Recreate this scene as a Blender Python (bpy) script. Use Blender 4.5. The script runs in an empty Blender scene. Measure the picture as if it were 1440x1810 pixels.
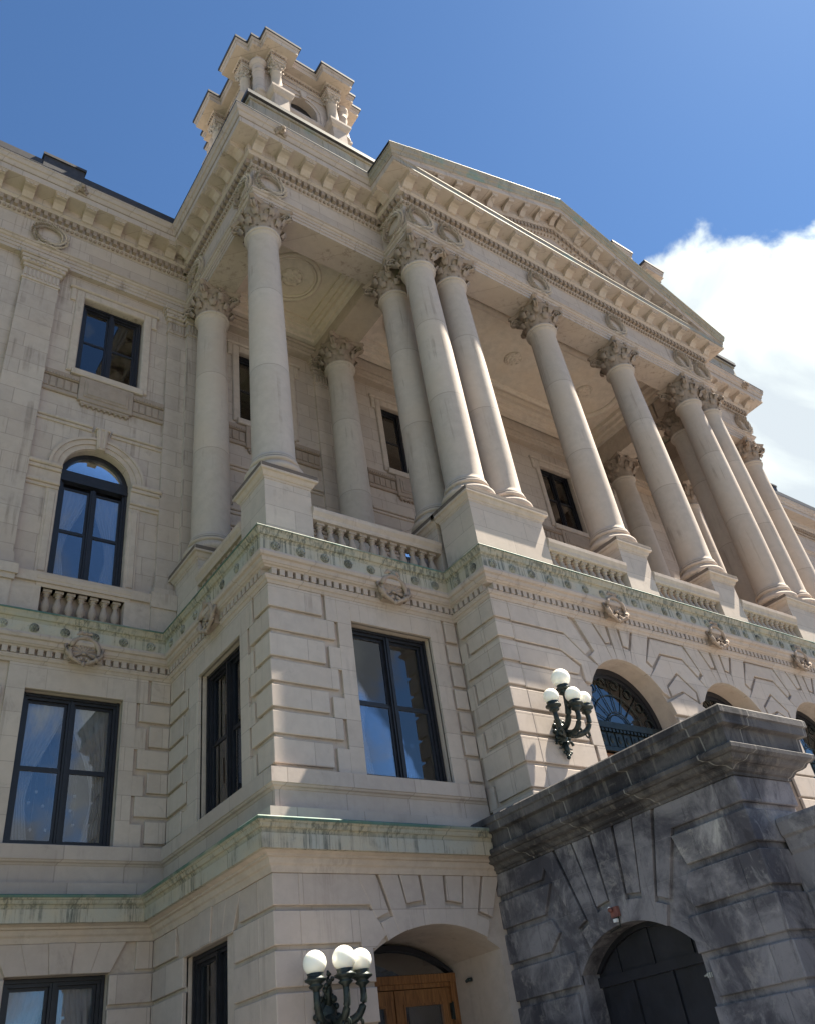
import bpy, bmesh, math, random
from mathutils import Vector, Matrix
R = math.radians
rnd = random.Random(7)
scene = bpy.context.scene
# ------------------------------------------------------------------ camera
W_PX, H_PX, F_PX = 1440.0, 1810.0, 1459.49
cam = bpy.data.cameras.new('camera'); camo = bpy.data.objects.new('camera', cam)
scene.collection.objects.link(camo); scene.camera = camo
cam.sensor_fit = 'VERTICAL'; cam.sensor_height = 24.0; cam.lens = 24.0 * F_PX / H_PX
cam.clip_start = 0.05; cam.clip_end = 5000
CAM = Vector((-7.0647, -13.0807, -10.2054))
Rm = Matrix.Rotation(R(-40.397), 4, 'Z') @ Matrix.Rotation(R(125.42), 4, 'X') @ Matrix.Rotation(R(-9.343), 4, 'Z')
camo.matrix_world = Matrix.Translation(CAM) @ Rm
# ------------------------------------------------------------------ world + sun
SUN = Vector((0.60, -0.134, 1.0)).normalized()
elev = math.asin(SUN.z); az = math.atan2(SUN.x, SUN.y)
world = bpy.data.worlds.new('World'); scene.world = world; world.use_nodes = True
nt = world.node_tree; N = nt.nodes; Lk = nt.links
for n in list(N): N.remove(n)
wout = N.new('ShaderNodeOutputWorld'); bg = N.new('ShaderNodeBackground'); bg.inputs['Strength'].default_value = 0.05
sky = N.new('ShaderNodeTexSky'); sky.sky_type = 'NISHITA'; sky.sun_disc = False
sky.sun_elevation = elev; sky.sun_rotation = az; sky.altitude = 300; sky.air_density = 1.0; sky.dust_density = 0.15; sky.ozone_density = 2.2
tc = N.new('ShaderNodeTexCoord')
def wmath(op, a, b=None, clamp=False):
    m = N.new('ShaderNodeMath'); m.operation = op; m.use_clamp = clamp
    for i, v in enumerate((a, b)):
        if v is None: continue
        if hasattr(v, 'is_linked'): Lk.new(v, m.inputs[i])
        else: m.inputs[i].default_value = v
    return m.outputs[0]
def wdot(vec):
    d = N.new('ShaderNodeVectorMath'); d.operation = 'DOT_PRODUCT'
    Lk.new(tc.outputs['Generated'], d.inputs[0]); d.inputs[1].default_value = vec
    return d.outputs['Value']
cn = N.new('ShaderNodeTexNoise'); cn.inputs['Scale'].default_value = 5.5; cn.inputs['Detail'].default_value = 12; cn.inputs['Roughness'].default_value = 0.56
cn.inputs['Distortion'].default_value = 0.15
Lk.new(tc.outputs['Generated'], cn.inputs['Vector'])
# the big cumulus bank low on the right, and scattered clouds in the half of the sky behind the viewer
bank = wdot(Vector((0.9, 0.35, 0.3)).normalized())
bankb = N.new('ShaderNodeMapRange'); Lk.new(bank, bankb.inputs[0])
bankb.inputs[1].default_value = 0.815; bankb.inputs[2].default_value = 0.935; bankb.inputs[3].default_value = -0.55; bankb.inputs[4].default_value = 0.42
rear = wdot((-0.25, -0.95, 0.1))
rearb = N.new('ShaderNodeMapRange'); Lk.new(rear, rearb.inputs[0])
rearb.inputs[1].default_value = 0.1; rearb.inputs[2].default_value = 0.6; rearb.inputs[3].default_value = -0.55; rearb.inputs[4].default_value = 0.055
bias = wmath('MAXIMUM', bankb.outputs[0], rearb.outputs[0])
dens = wmath('ADD', cn.outputs['Fac'], bias)
mask = N.new('ShaderNodeMapRange'); mask.interpolation_type = 'SMOOTHSTEP'; Lk.new(dens, mask.inputs[0])
mask.inputs[1].default_value = 0.54; mask.inputs[2].default_value = 0.645
cn2 = N.new('ShaderNodeTexNoise'); cn2.inputs['Scale'].default_value = 4.6; cn2.inputs['Detail'].default_value = 8; cn2.inputs['Distortion'].default_value = 0.4
Lk.new(tc.outputs['Generated'], cn2.inputs['Vector'])
shade = N.new('ShaderNodeMapRange'); Lk.new(cn2.outputs['Fac'], shade.inputs[0])
shade.inputs[1].default_value = 0.44; shade.inputs[2].default_value = 0.62
ccol = N.new('ShaderNodeMixRGB'); Lk.new(shade.outputs[0], ccol.inputs[0])
ccol.inputs[1].default_value = (3.9, 4.3, 4.6, 1); ccol.inputs[2].default_value = (7.0, 7.5, 6.9, 1)
skyc = N.new('ShaderNodeMixRGB'); skyc.blend_type = 'MULTIPLY'; skyc.inputs[0].default_value = 1
Lk.new(sky.outputs[0], skyc.inputs[1]); skyc.inputs[2].default_value = (0.50, 0.665, 0.79, 1)
ccolr = N.new('ShaderNodeMixRGB'); ccolr.blend_type = 'MULTIPLY'    # clouds behind the viewer are dimmed to weaken their fill light on the facade
Lk.new(wmath('GREATER_THAN', rear, 0.0), ccolr.inputs[0]); Lk.new(ccol.outputs[0], ccolr.inputs[1]); ccolr.inputs[2].default_value = (0.5, 0.5, 0.51, 1)
mixc = N.new('ShaderNodeMixRGB'); Lk.new(mask.outputs[0], mixc.inputs[0]); Lk.new(skyc.outputs[0], mixc.inputs[1]); Lk.new(ccolr.outputs[0], mixc.inputs[2])
Lk.new(mixc.outputs[0], bg.inputs[0]); Lk.new(bg.outputs[0], wout.inputs[0])
sl = bpy.data.lights.new('sun', 'SUN'); sl.energy = 5.0; sl.angle = R(0.5); sl.color = (1.0, 0.91, 0.745)
slo = bpy.data.objects.new('sun', sl); scene.collection.objects.link(slo)
slo.rotation_euler = (-SUN).to_track_quat('-Z', 'Y').to_euler(); slo.location = (60, -40, 90)
scene.view_settings.view_transform = 'Standard'; scene.view_settings.look = 'None'
scene.view_settings.exposure = 2.0; scene.view_settings.gamma = 1
scene.cycles.max_bounces = 8; scene.cycles.diffuse_bounces = 4; scene.cycles.transparent_max_bounces = 12
# ------------------------------------------------------------------ dimensions (metres; z = 0 at the top of the balcony cornice)
xB, xE, D, yL = 4.933, 21.581, 1.357, 5.124
xF = xE + xB; xm = (xB + xE) / 2; SP = 4.233
yU = 5.5                      # upper wall of the wings
yW = 5.3                      # back wall of the porch
GZ = -11.85                   # ground
XL, XR = -16.0, 46.0
PATH = [(XL, yL), (0, yL), (0, 0), (xB, 0), (xB, -D), (xE, -D), (xE, 0), (xF, 0), (xF, yL), (XR, yL)]
xS, yS, xSE = 4.545, -5.952, 6.05    # dark stair wing
# ------------------------------------------------------------------ materials
def mat(name):
    m = bpy.data.materials.new(name); m.use_nodes = True
    return m, m.node_tree.nodes, m.node_tree.links, m.node_tree.nodes['Principled BSDF']
class NB:
    def __init__(s, name):
        s.m, s.N, s.L, s.p = mat(name)
        s.pos = s.N.new('ShaderNodeNewGeometry').outputs['Position']
    def lk(s, a, b):
        if hasattr(a, 'is_linked'): s.L.new(a, b)
        else: b.default_value = a
    def math(s, op, a, b=0.0, clamp=False):
        n = s.N.new('ShaderNodeMath'); n.operation = op; n.use_clamp = clamp
        s.lk(a, n.inputs[0]); s.lk(b, n.inputs[1]); return n.outputs[0]
    def map(s, scale):
        n = s.N.new('ShaderNodeMapping'); n.inputs['Scale'].default_value = scale; s.L.new(s.pos, n.inputs[0]); return n.outputs[0]
    def noise(s, scale, detail=4, rough=0.55, vec=None, dist=0.0):
        n = s.N.new('ShaderNodeTexNoise'); n.inputs['Scale'].default_value = scale; n.inputs['Detail'].default_value = detail
        n.inputs['Roughness'].default_value = rough; n.inputs['Distortion'].default_value = dist
        s.L.new(vec if vec is not None else s.pos, n.inputs['Vector']); return n.outputs['Fac']
    def rng(s, v, a, b, c=0.0, d=1.0, smooth=True):
        n = s.N.new('ShaderNodeMapRange'); s.L.new(v, n.inputs[0])
        if smooth: n.interpolation_type = 'SMOOTHSTEP'
        for i, x in enumerate((a, b, c, d)): n.inputs[i + 1].default_value = x
        return n.outputs[0]
    def mix(s, f, a, b, mode='MIX'):
        n = s.N.new('ShaderNodeMixRGB'); n.blend_type = mode
        s.lk(f, n.inputs[0]); s.lk(a, n.inputs[1]); s.lk(b, n.inputs[2]); return n.outputs[0]
    def bump(s, h, strength=0.3, dist=0.02):
        n = s.N.new('ShaderNodeBump'); n.inputs['Strength'].default_value = strength; n.inputs['Distance'].default_value = dist
        s.L.new(h, n.inputs['Height']); s.L.new(n.outputs[0], s.p.inputs['Normal'])
    def brick(s, bw, rh, mortar, off=0.5, shift=0.0):
        sx = s.N.new('ShaderNodeSeparateXYZ'); s.L.new(s.pos, sx.inputs[0])
        u = s.math('ADD', sx.outputs[0], s.math('MULTIPLY', sx.outputs[1], 1.003))
        cb = s.N.new('ShaderNodeCombineXYZ'); s.L.new(u, cb.inputs[0]); s.L.new(s.math('ADD', sx.outputs[2], shift), cb.inputs[1])
        b = s.N.new('ShaderNodeTexBrick'); s.L.new(cb.outputs[0], b.inputs['Vector'])
        b.inputs['Scale'].default_value = 1.0; b.inputs['Brick Width'].default_value = bw; b.inputs['Row Height'].default_value = rh
        b.inputs['Mortar Size'].default_value = mortar; b.inputs['Mortar Smooth'].default_value = 0.2; b.offset = off; b.inputs['Bias'].default_value = 0.0
        b.inputs['Color1'].default_value = (0, 0, 0, 1); b.inputs['Color2'].default_value = (1, 1, 1, 1); b.inputs['Mortar'].default_value = (0.5, 0.5, 0.5, 1)
        return b.outputs['Color'], b.outputs['Fac']
def c4(r, g, b): return (r, g, b, 1)
def stone(name, base, joints=None, dirt=0.35, streak=0.3, warm=0.5, rough=0.85, dark=None, fine=0.35):
    b = NB(name)
    big = b.noise(0.45, 4, 0.55); mid = b.noise(3.5, 8, 0.68, dist=0.3); grain = b.noise(60, 3, 0.7)
    hi = [min(1, x * 1.07) for x in base]; lo = [x * 0.88 for x in base]
    col = b.mix(b.rng(mid, 0.3, 0.7), c4(*lo), c4(*hi))
    warmc = c4(base[0] * 1.05, base[1] * 0.96, base[2] * 0.86)
    col = b.mix(b.math('MULTIPLY', b.rng(big, 0.40, 0.66), warm), col, warmc)
    if joints:
        bc, bf = b.brick(*joints)
        col = b.mix(0.38, col, b.mix(bc, c4(base[0] * 0.80, base[1] * 0.79, base[2] * 0.81), c4(*[min(1, x * 1.15) for x in base])))
    st = b.noise(1.0, 7, 0.68, b.map((5.5, 5.5, 0.22)))
    st2 = b.noise(0.7, 4, 0.6)
    sm = b.math('MULTIPLY', b.rng(st, 0.52, 0.66), b.rng(st2, 0.45, 0.62))
    col = b.mix(b.math('MULTIPLY', sm, streak), col, c4(base[0] * 0.42, base[1] * 0.39, base[2] * 0.38))
    pt = b.noise(1.7, 10, 0.74, dist=0.5)
    col = b.mix(b.math('MULTIPLY', b.rng(pt, 0.57, 0.68), dirt * 0.8), col, c4(*(dark or [x * 0.42 for x in base])))
    spk = b.noise(24, 4, 0.75)
    col = b.mix(b.math('MULTIPLY', b.rng(spk, 0.62, 0.74), 0.22), col, c4(*[x * 0.5 for x in base]))
    h = b.math('MULTIPLY', grain, fine)
    h = b.math('ADD', h, b.math('MULTIPLY', mid, 0.45))
    if joints:
        col = b.mix(b.math('MULTIPLY', bf, 0.5), col, c4(*[x * 0.45 for x in base]))
        h = b.math('SUBTRACT', h, b.math('MULTIPLY', bf, 0.6))
    b.lk(col, b.p.inputs['Base Color']); b.p.inputs['Roughness'].default_value = rough
    b.p.inputs['Specular IOR Level'].default_value = 0.25
    b.bump(h, 0.35, 0.012)
    return b.m
LIME = (0.468, 0.395, 0.35)
M = {}
M['ashlar'] = stone('limestone_ashlar', LIME, (1.25, 0.545, 0.012, 0.5, 0.0))
M['stone'] = stone('limestone', LIME)
M['block'] = stone('limestone_block', (0.49, 0.42, 0.374), (1.37, 0.547, 0.008, 0.37, 1.667), dirt=0.3, streak=0.4, warm=0.4)
M['block2'] = stone('limestone_ground_block', (0.465, 0.392, 0.352), (1.5, 0.573, 0.008, 0.41, 6.83), dirt=0.32, streak=0.3, warm=0.4)
M['upper'] = stone('limestone_upper_wall', (0.46, 0.388, 0.345), (1.35, 0.56, 0.012, 0.5, 0.1), streak=0.6)
M['shaft'] = stone('limestone_shaft', (0.49, 0.42, 0.37), (40.0, 3.1, 0.014, 0.0, 0.35), dirt=0.10, streak=0.45, warm=0.6)
M['carved'] = stone('carved_limestone', (0.33, 0.265, 0.225), None, dirt=0.55, streak=0.25, dark=(0.10, 0.08, 0.075), fine=0.8)
M['baluster'] = stone('baluster_stone', (0.38, 0.318, 0.28), None, dirt=0.4, streak=0.4)
M['wreath'] = stone('wreath_limestone', (0.52, 0.45, 0.40), None, dirt=0.3, streak=0.2, dark=(0.15, 0.12, 0.11), fine=0.6)
M['soffit'] = stone('soffit_limestone', (0.45, 0.378, 0.33), None, dirt=0.35, streak=0.1)
M['plaster'] = stone('painted_plaster', (0.70, 0.615, 0.55), None, dirt=0.12, streak=0.05, fine=0.15)
M['cap'] = stone('weathered_cap_stone', (0.145, 0.118, 0.105), None, dirt=0.7, streak=0.8, dark=(0.045, 0.038, 0.036))
M['sill'] = stone('sill_limestone', (0.45, 0.383, 0.345), (1.4, 9.0, 0.012, 0.5, 3.0), dirt=0.3, streak=0.35)
def copper(name, base=(0.375, 0.362, 0.318), k=0.16, grime=0.85, lo=0.47):
    b = NB(name)
    st = b.noise(1.0, 8, 0.7, b.map((13.0, 13.0, 0.4))); bl = b.noise(1.1, 6, 0.6, dist=0.6); fn = b.noise(14, 5, 0.7)
    col = b.mix(b.rng(bl, 0.35, 0.65), c4(*base), c4(base[0] * 1.18, base[1] * 1.05, base[2] * 0.92))
    col = b.mix(b.math('MULTIPLY', b.rng(b.noise(0.8, 4), 0.54, 0.7), k), col, c4(0.17, 0.28, 0.25))
    col = b.mix(b.math('MULTIPLY', b.rng(b.noise(0.6, 5, 0.6), 0.48, 0.6), 0.55), col, c4(0.36, 0.33, 0.27))
    col = b.mix(b.math('MULTIPLY', b.math('MULTIPLY', b.rng(st, lo, lo + 0.14), b.rng(b.noise(0.9, 5, 0.65), lo - 0.06, lo + 0.12)), grime), col, c4(0.085, 0.09, 0.075))
    col = b.mix(b.math('MULTIPLY', b.rng(fn, 0.56, 0.75), 0.35), col, c4(0.10, 0.10, 0.085))
    sx = b.N.new('ShaderNodeSeparateXYZ'); b.L.new(b.pos, sx.inputs[0])
    u = b.math('ADD', sx.outputs[0], sx.outputs[1]); fr = b.math('FRACT', b.math('MULTIPLY', u, 0.41))
    seam = b.math('LESS_THAN', fr, 0.008)
    col = b.mix(b.math('MULTIPLY', seam, 0.6), col, c4(0.05, 0.06, 0.055))
    b.lk(col, b.p.inputs['Base Color']); b.p.inputs['Roughness'].default_value = 0.62; b.p.inputs['Specular IOR Level'].default_value = 0.35
    b.bump(b.math('ADD', fn, bl), 0.25, 0.012)
    return b.m
M['copper'] = copper('verdigris_copper')
M['copper_roof'] = copper('roof_copper', (0.285, 0.262, 0.225), k=0.7, grime=0.4)
M['crown'] = copper('streaked_crown_copper', (0.325, 0.315, 0.265), k=0.2, grime=0.8, lo=0.44)
M['lead_pale'] = copper('pale_lead_flashing', (0.46, 0.46, 0.42), k=0.1, grime=0.3)
M['copper_edge'] = copper('copper_edge', (0.075, 0.15, 0.135), k=0.5, grime=0.6)
def simple(name, col, rough=0.5, metal=0.0, var=0.25, scale=6, spec=0.5, bump=0.1):
    b = NB(name); n = b.noise(scale, 6, 0.6); n2 = b.noise(scale * 7, 4, 0.6)
    c = b.mix(b.rng(n, 0.3, 0.7), c4(*[x * (1 - var) for x in col]), c4(*[min(1, x * (1 + var)) for x in col]))
    b.lk(c, b.p.inputs['Base Color']); b.p.inputs['Metallic'].default_value = metal; b.p.inputs['Specular IOR Level'].default_value = spec
    b.lk(b.rng(n2, 0.3, 0.7, max(0, rough - 0.08), min(1, rough + 0.08)), b.p.inputs['Roughness'])
    b.bump(n2, bump, 0.006)
    return b.m
M['frame'] = simple('navy_black_paint', (0.011, 0.011, 0.016), 0.42)
M['iron'] = simple('green_black_cast_iron', (0.022, 0.030, 0.028), 0.42, 0.35, 0.5, 14, bump=0.35)
M['bronze'] = simple('dark_bronze', (0.018, 0.023, 0.022), 0.4, 0.5, 0.5, 9, bump=0.4)
M['edge'] = simple('lead_edge', (0.035, 0.033, 0.04), 0.6)
M['dark'] = simple('unlit_room_black', (0.012, 0.011, 0.013), 0.9)
M['gate'] = simple('black_gate_panel', (0.014, 0.014, 0.02), 0.45, var=0.4, scale=2)
M['rosette'] = simple('tarnished_rosette', (0.22, 0.215, 0.18), 0.6, var=0.6, scale=3)
M['red'] = simple('red_paint', (0.20, 0.075, 0.06), 0.6)
M['concrete'] = stone('pavement_concrete', (0.17, 0.167, 0.164), None, dirt=0.2, streak=0.0)
M['asphalt'] = simple('asphalt', (0.05, 0.05, 0.052), 0.9)
M['lawn'] = simple('grass', (0.06, 0.10, 0.03), 0.9, var=0.5, scale=3)
def wood():
    b = NB('varnished_oak')
    g = b.noise(1.0, 6, 0.6, b.map((26, 26, 1.6)), dist=1.2)
    c = b.mix(b.rng(g, 0.3, 0.7), c4(0.14, 0.055, 0.018), c4(0.33, 0.15, 0.055))
    b.lk(c, b.p.inputs['Base Color']); b.p.inputs['Roughness'].default_value = 0.35; b.bump(g, 0.15, 0.004)
    return b.m
M['wood'] = wood()
def darkstone(name, k):
    b = NB(name)
    big = b.noise(0.9, 8, 0.7, dist=0.6); st = b.noise(1.0, 9, 0.72, b.map((3.0, 3.0, 0.9)), dist=0.9); fn = b.noise(30, 4, 0.7); pat = b.noise(1.9, 10, 0.74, dist=0.5)
    c = b.mix(b.rng(big, 0.38, 0.62), c4(0.050, 0.048, 0.058), c4(0.205, 0.194, 0.202))
    bc, bf = b.brick(1.45, 0.585, 0.003, 0.43, 7.29)
    c = b.mix(0.14, c, b.mix(bc, c4(0.036, 0.035, 0.046), c4(0.25, 0.236, 0.24)))
    c = b.mix(b.math('MULTIPLY', b.rng(pat, 0.54, 0.66), 0.55), c, c4(0.29, 0.268, 0.25))
    c = b.mix(b.math('MULTIPLY', b.rng(st, 0.55, 0.68), 0.6), c, c4(0.30, 0.285, 0.28))
    c = b.mix(b.math('MULTIPLY', b.rng(st, 0.46, 0.34), 0.55), c, c4(0.030, 0.027, 0.032))
    c = b.mix(b.math('MULTIPLY', b.rng(fn, 0.58, 0.72), 0.35), c, c4(0.04, 0.038, 0.042))
    if k < 0.9:
        jc, jf = b.brick(1.55, 9.0, 0.014, 0.5, 3.0); c = b.mix(b.math('MULTIPLY', jf, 0.7), c, c4(0.5, 0.48, 0.45))
        run = b.noise(1.0, 8, 0.7, b.map((7.0, 7.0, 0.4))); c = b.mix(b.math('MULTIPLY', b.rng(run, 0.53, 0.64), 0.5), c, c4(0.33, 0.30, 0.275))
    c = b.mix(b.math('MULTIPLY', bf, 0.25), c, c4(0.30, 0.285, 0.27))
    c = b.mix(1.0, c, c4(k, k * (0.985 if k > 0.9 else 0.97), k * ((1.0 if k < 1.5 else 0.93) if k > 0.9 else 0.95)), 'MULTIPLY')
    b.lk(c, b.p.inputs['Base Color']); b.p.inputs['Roughness'].default_value = 0.8; b.p.inputs['Specular IOR Level'].default_value = 0.3
    b.bump(b.math('ADD', b.math('MULTIPLY', fn, 0.5), pat), 0.45, 0.02)
    return b.m
M['sooty'] = darkstone('sooty_limestone', 1.22); M['sooty3'] = darkstone('paler_sooty_limestone', 1.9); M['sooty2'] = darkstone('sooty_coping_stone', 0.55)
def glass():
    m, Nn, L, p = mat('window_glass'); Nn.remove(p); out = Nn['Material Output']
    tr = Nn.new('ShaderNodeBsdfTransparent'); tr.inputs[0].default_value = (0.86, 0.88, 0.92, 1)
    gl = Nn.new('ShaderNodeBsdfGlossy'); gl.inputs['Roughness'].default_value = 0.012; gl.inputs[0].default_value = (0.88, 0.88, 0.9, 1)
    fr = Nn.new('ShaderNodeFresnel'); fr.inputs['IOR'].default_value = 1.5
    ad = Nn.new('ShaderNodeMath'); ad.operation = 'MULTIPLY_ADD'; ad.use_clamp = True; ad.inputs[1].default_value = 1.5; ad.inputs[2].default_value = 0.06
    mx = Nn.new('ShaderNodeMixShader'); L.new(fr.outputs[0], ad.inputs[0]); L.new(ad.outputs[0], mx.inputs[0]); L.new(tr.outputs[0], mx.inputs[1]); L.new(gl.outputs[0], mx.inputs[2])
    ns = Nn.new('ShaderNodeTexNoise'); ns.inputs['Scale'].default_value = 0.9; g = Nn.new('ShaderNodeNewGeometry'); L.new(g.outputs['Position'], ns.inputs['Vector'])
    bp = Nn.new('ShaderNodeBump'); bp.inputs['Strength'].default_value = 0.05; bp.inputs['Distance'].default_value = 0.04; L.new(ns.outputs['Fac'], bp.inputs['Height']); L.new(bp.outputs[0], gl.inputs['Normal'])
    L.new(mx.outputs[0], out.inputs[0]); return m
M['glass'] = glass()
def cloth():
    m, Nn, L, p = mat('net_curtain'); out = Nn['Material Output']
    p.inputs['Base Color'].default_value = (0.74, 0.73, 0.72, 1); p.inputs['Roughness'].default_value = 0.9
    tl = Nn.new('ShaderNodeBsdfTranslucent'); tl.inputs[0].default_value = (0.5, 0.5, 0.5, 1)
    tr = Nn.new('ShaderNodeBsdfTransparent'); a = Nn.new('ShaderNodeMixShader'); a.inputs[0].default_value = 0.3
    L.new(p.outputs[0], a.inputs[1]); L.new(tl.outputs[0], a.inputs[2])
    b = Nn.new('ShaderNodeMixShader'); b.inputs[0].default_value = 0.25; L.new(a.outputs[0], b.inputs[1]); L.new(tr.outputs[0], b.inputs[2])
    L.new(b.outputs[0], out.inputs[0]); return m
M['cloth'] = cloth()
def opal():
    m, Nn, L, p = mat('opal_glass')
    p.inputs['Base Color'].default_value = (0.93, 0.92, 0.86, 1); p.inputs['Roughness'].default_value = 0.18
    p.inputs['Subsurface Weight'].default_value = 0.6; p.inputs['Subsurface Radius'].default_value = (0.2, 0.19, 0.16); p.inputs['Subsurface Scale'].default_value = 0.6
    return m
M['opal'] = opal()
# ------------------------------------------------------------------ mesh helpers
COL = scene.collection
class MB:
    """collects faces, links them as one mesh object"""
    def __init__(s): s.v = []; s.f = []; s.sm = []
    def add(s, verts, faces, smooth=False):
        o = len(s.v); s.v += [tuple(v) for v in verts]
        for f in faces: s.f.append(tuple(i + o for i in f)); s.sm.append(smooth)
    def build(s, name, m, parent=None):
        me = bpy.data.meshes.new(name); me.from_pydata(s.v, [], s.f)
        bm = bmesh.new(); bm.from_mesh(me); bmesh.ops.recalc_face_normals(bm, faces=bm.faces[:])
        bm.to_mesh(me); bm.free()
        me.polygons.foreach_set('use_smooth', s.sm)
        o = bpy.data.objects.new(name, me); me.materials.append(m if not isinstance(m, str) else M[m]); COL.objects.link(o)
        if parent is not None: o.parent = parent
        return o
    def box(s, x0, x1, y0, y1, z0, z1):
        s.add([(x0, y0, z0), (x1, y0, z0), (x1, y1, z0), (x0, y1, z0), (x0, y0, z1), (x1, y0, z1), (x1, y1, z1), (x0, y1, z1)],
              [(0, 1, 2, 3), (4, 5, 6, 7), (0, 1, 5, 4), (1, 2, 6, 5), (2, 3, 7, 6), (3, 0, 4, 7)])
    def tube(s, pts, rad, n=10, cap=True):
        rings = []
        for i, p in enumerate(pts):
            p = Vector(p); a = Vector(pts[max(0, i - 1)]); b = Vector(pts[min(len(pts) - 1, i + 1)])
            t = (b - a).normalized(); ref = Vector((0, 0, 1)) if abs(t.z) < 0.95 else Vector((1, 0, 0))
            u = t.cross(ref).normalized(); w = t.cross(u); r = rad[i] if isinstance(rad, (list, tuple)) else rad
            rings.append([p + (u * math.cos(2 * math.pi * k / n) + w * math.sin(2 * math.pi * k / n)) * r for k in range(n)])
        vs = [v for r in rings for v in r]; fs = []
        for i in range(len(pts) - 1):
            for k in range(n): fs.append((i * n + k, i * n + (k + 1) % n, (i + 1) * n + (k + 1) % n, (i + 1) * n + k))
        if cap: fs.append(tuple(range(n))); fs.append(tuple((len(pts) - 1) * n + k for k in range(n)))
        s.add(vs, fs, True)
    def lathe(s, prof, c=(0, 0, 0), n=32, smooth=True, a0=0.0, a1=2 * math.pi):
        full = abs(a1 - a0 - 2 * math.pi) < 1e-6; m_ = n if full else n + 1
        vs = []; fs = []
        for (r, z) in prof:
            for k in range(m_):
                a = a0 + (a1 - a0) * k / n; vs.append((c[0] + r * math.cos(a), c[1] + r * math.sin(a), c[2] + z))
        for i in range(len(prof) - 1):
            for k in range(n):
                k2 = (k + 1) % m_; fs.append((i * m_ + k, i * m_ + k2, (i + 1) * m_ + k2, (i + 1) * m_ + k))
        s.add(vs, fs, smooth)
    def sphere(s, c, r, n=20, m_=12, sc=(1, 1, 1)):
        pr = [(r * math.sin(math.pi * i / m_), -r * math.cos(math.pi * i / m_)) for i in range(m_ + 1)]
        vs = []; fs = []
        for (rr, z) in pr:
            for k in range(n):
                a = 2 * math.pi * k / n; vs.append((c[0] + sc[0] * rr * math.cos(a), c[1] + sc[1] * rr * math.sin(a), c[2] + sc[2] * z))
        for i in range(m_):
            for k in range(n): fs.append((i * n + k, i * n + (k + 1) % n, (i + 1) * n + (k + 1) % n, (i + 1) * n + k))
        s.add(vs, fs, True)
class Frame:
    """a vertical plane: u runs along it, w outward"""
    def __init__(s, origin, u, n): s.o = Vector(origin); s.u = Vector(u); s.n = Vector(n)
    def p(s, u, z, w=0.0): return s.o + s.u * u + Vector((0, 0, z)) + s.n * w
FL = Frame((0, yL, 0), (1, 0, 0), (0, -1, 0)); FU = Frame((0, yU, 0), (1, 0, 0), (0, -1, 0))
FS = Frame((0, 0, 0), (0, 1, 0), (-1, 0, 0)); FP = Frame((0, 0, 0), (1, 0, 0), (0, -1, 0))
FQ = Frame((xB, 0, 0), (0, 1, 0), (-1, 0, 0)); FR = Frame((0, -D, 0), (1, 0, 0), (0, -1, 0))
FW = Frame((0, yW, 0), (1, 0, 0), (0, -1, 0)); FE = Frame((xF, 0, 0), (0, 1, 0), (1, 0, 0)); FQE = Frame((xE, 0, 0), (0, 1, 0), (1, 0, 0))
FD = Frame((xS, 0, 0), (0, 1, 0), (-1, 0, 0)); FDF = Frame((0, yS, 0), (1, 0, 0), (0, -1, 0))
def prism(mb, fr, poly, w0, w1, bev=0.012):
    """polygon (u, z) raised from depth w0 to w1 with a small chamfer on the front edge"""
    n = len(poly); A = sum(poly[i][0] * poly[(i + 1) % n][1] - poly[(i + 1) % n][0] * poly[i][1] for i in range(n))
    if A < 0: poly = poly[::-1]
    ins = []
    for i in range(n):
        p0, p1, p2 = Vector(poly[i - 1]), Vector(poly[i]), Vector(poly[(i + 1) % n])
        d1 = (p1 - p0).normalized(); d2 = (p2 - p1).normalized(); n1 = Vector((-d1.y, d1.x)); n2 = Vector((-d2.y, d2.x))
        k = max(0.3, 1 + n1.dot(n2)); ins.append(p1 + (n1 + n2) * (bev / k))
    vs = [fr.p(a, b, w0) for a, b in poly] + [fr.p(a, b, w1 - bev) for a, b in poly] + [fr.p(a[0], a[1], w1) for a in ins]
    fs = []
    for i in range(n):
        j = (i + 1) % n; fs.append((i, j, n + j, n + i)); fs.append((n + i, n + j, 2 * n + j, 2 * n + i))
    fs.append(tuple(range(2 * n, 3 * n)))
    mb.add(vs, fs)
def rect(mb, fr, u0, u1, z0, z1, w0, w1, bev=0.012):
    prism(mb, fr, [(u0, z0), (u1, z0), (u1, z1), (u0, z1)], w0, w1, bev)
def cbox(mb, x0, x1, y0, y1, z0, z1, b=0.012):
    """corner block with chamfered outer edges"""
    vs = []
    for z, i in ((z0, b), (z0 + b, 0), (z1 - b, 0), (z1, b)): vs += [(x0 + i, y0 + i, z), (x1 - i, y0 + i, z), (x1 - i, y1 - i, z), (x0 + i, y1 - i, z)]
    def oct_(z, i): return [(x0 + b + i, y0 + i, z), (x1 - b - i, y0 + i, z), (x1 - i, y0 + b + i, z), (x1 - i, y1 - b - i, z), (x1 - b - i, y1 - i, z), (x0 + b + i, y1 - i, z), (x0 + i, y1 - b - i, z), (x0 + i, y0 + b + i, z)]
    rows = [oct_(z0, b), oct_(z0 + b, 0), oct_(z1 - b, 0), oct_(z1, b)]
    vs = [v for r in rows for v in r]; fs = [tuple(range(8)), tuple(24 + k for k in range(8))]
    for i in range(3):
        for k in range(8): fs.append((i * 8 + k, i * 8 + (k + 1) % 8, (i + 1) * 8 + (k + 1) % 8, (i + 1) * 8 + k))
    mb.add(vs, fs)
def fbox(mb, fr, u0, u1, z0, z1, w0, w1):
    vs = [fr.p(u, z, w) for w in (w0, w1) for (u, z) in ((u0, z0), (u1, z0), (u1, z1), (u0, z1))]
    mb.add(vs, [(0, 1, 2, 3), (4, 5, 6, 7), (0, 1, 5, 4), (1, 2, 6, 5), (2, 3, 7, 6), (3, 0, 4, 7)])
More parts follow.
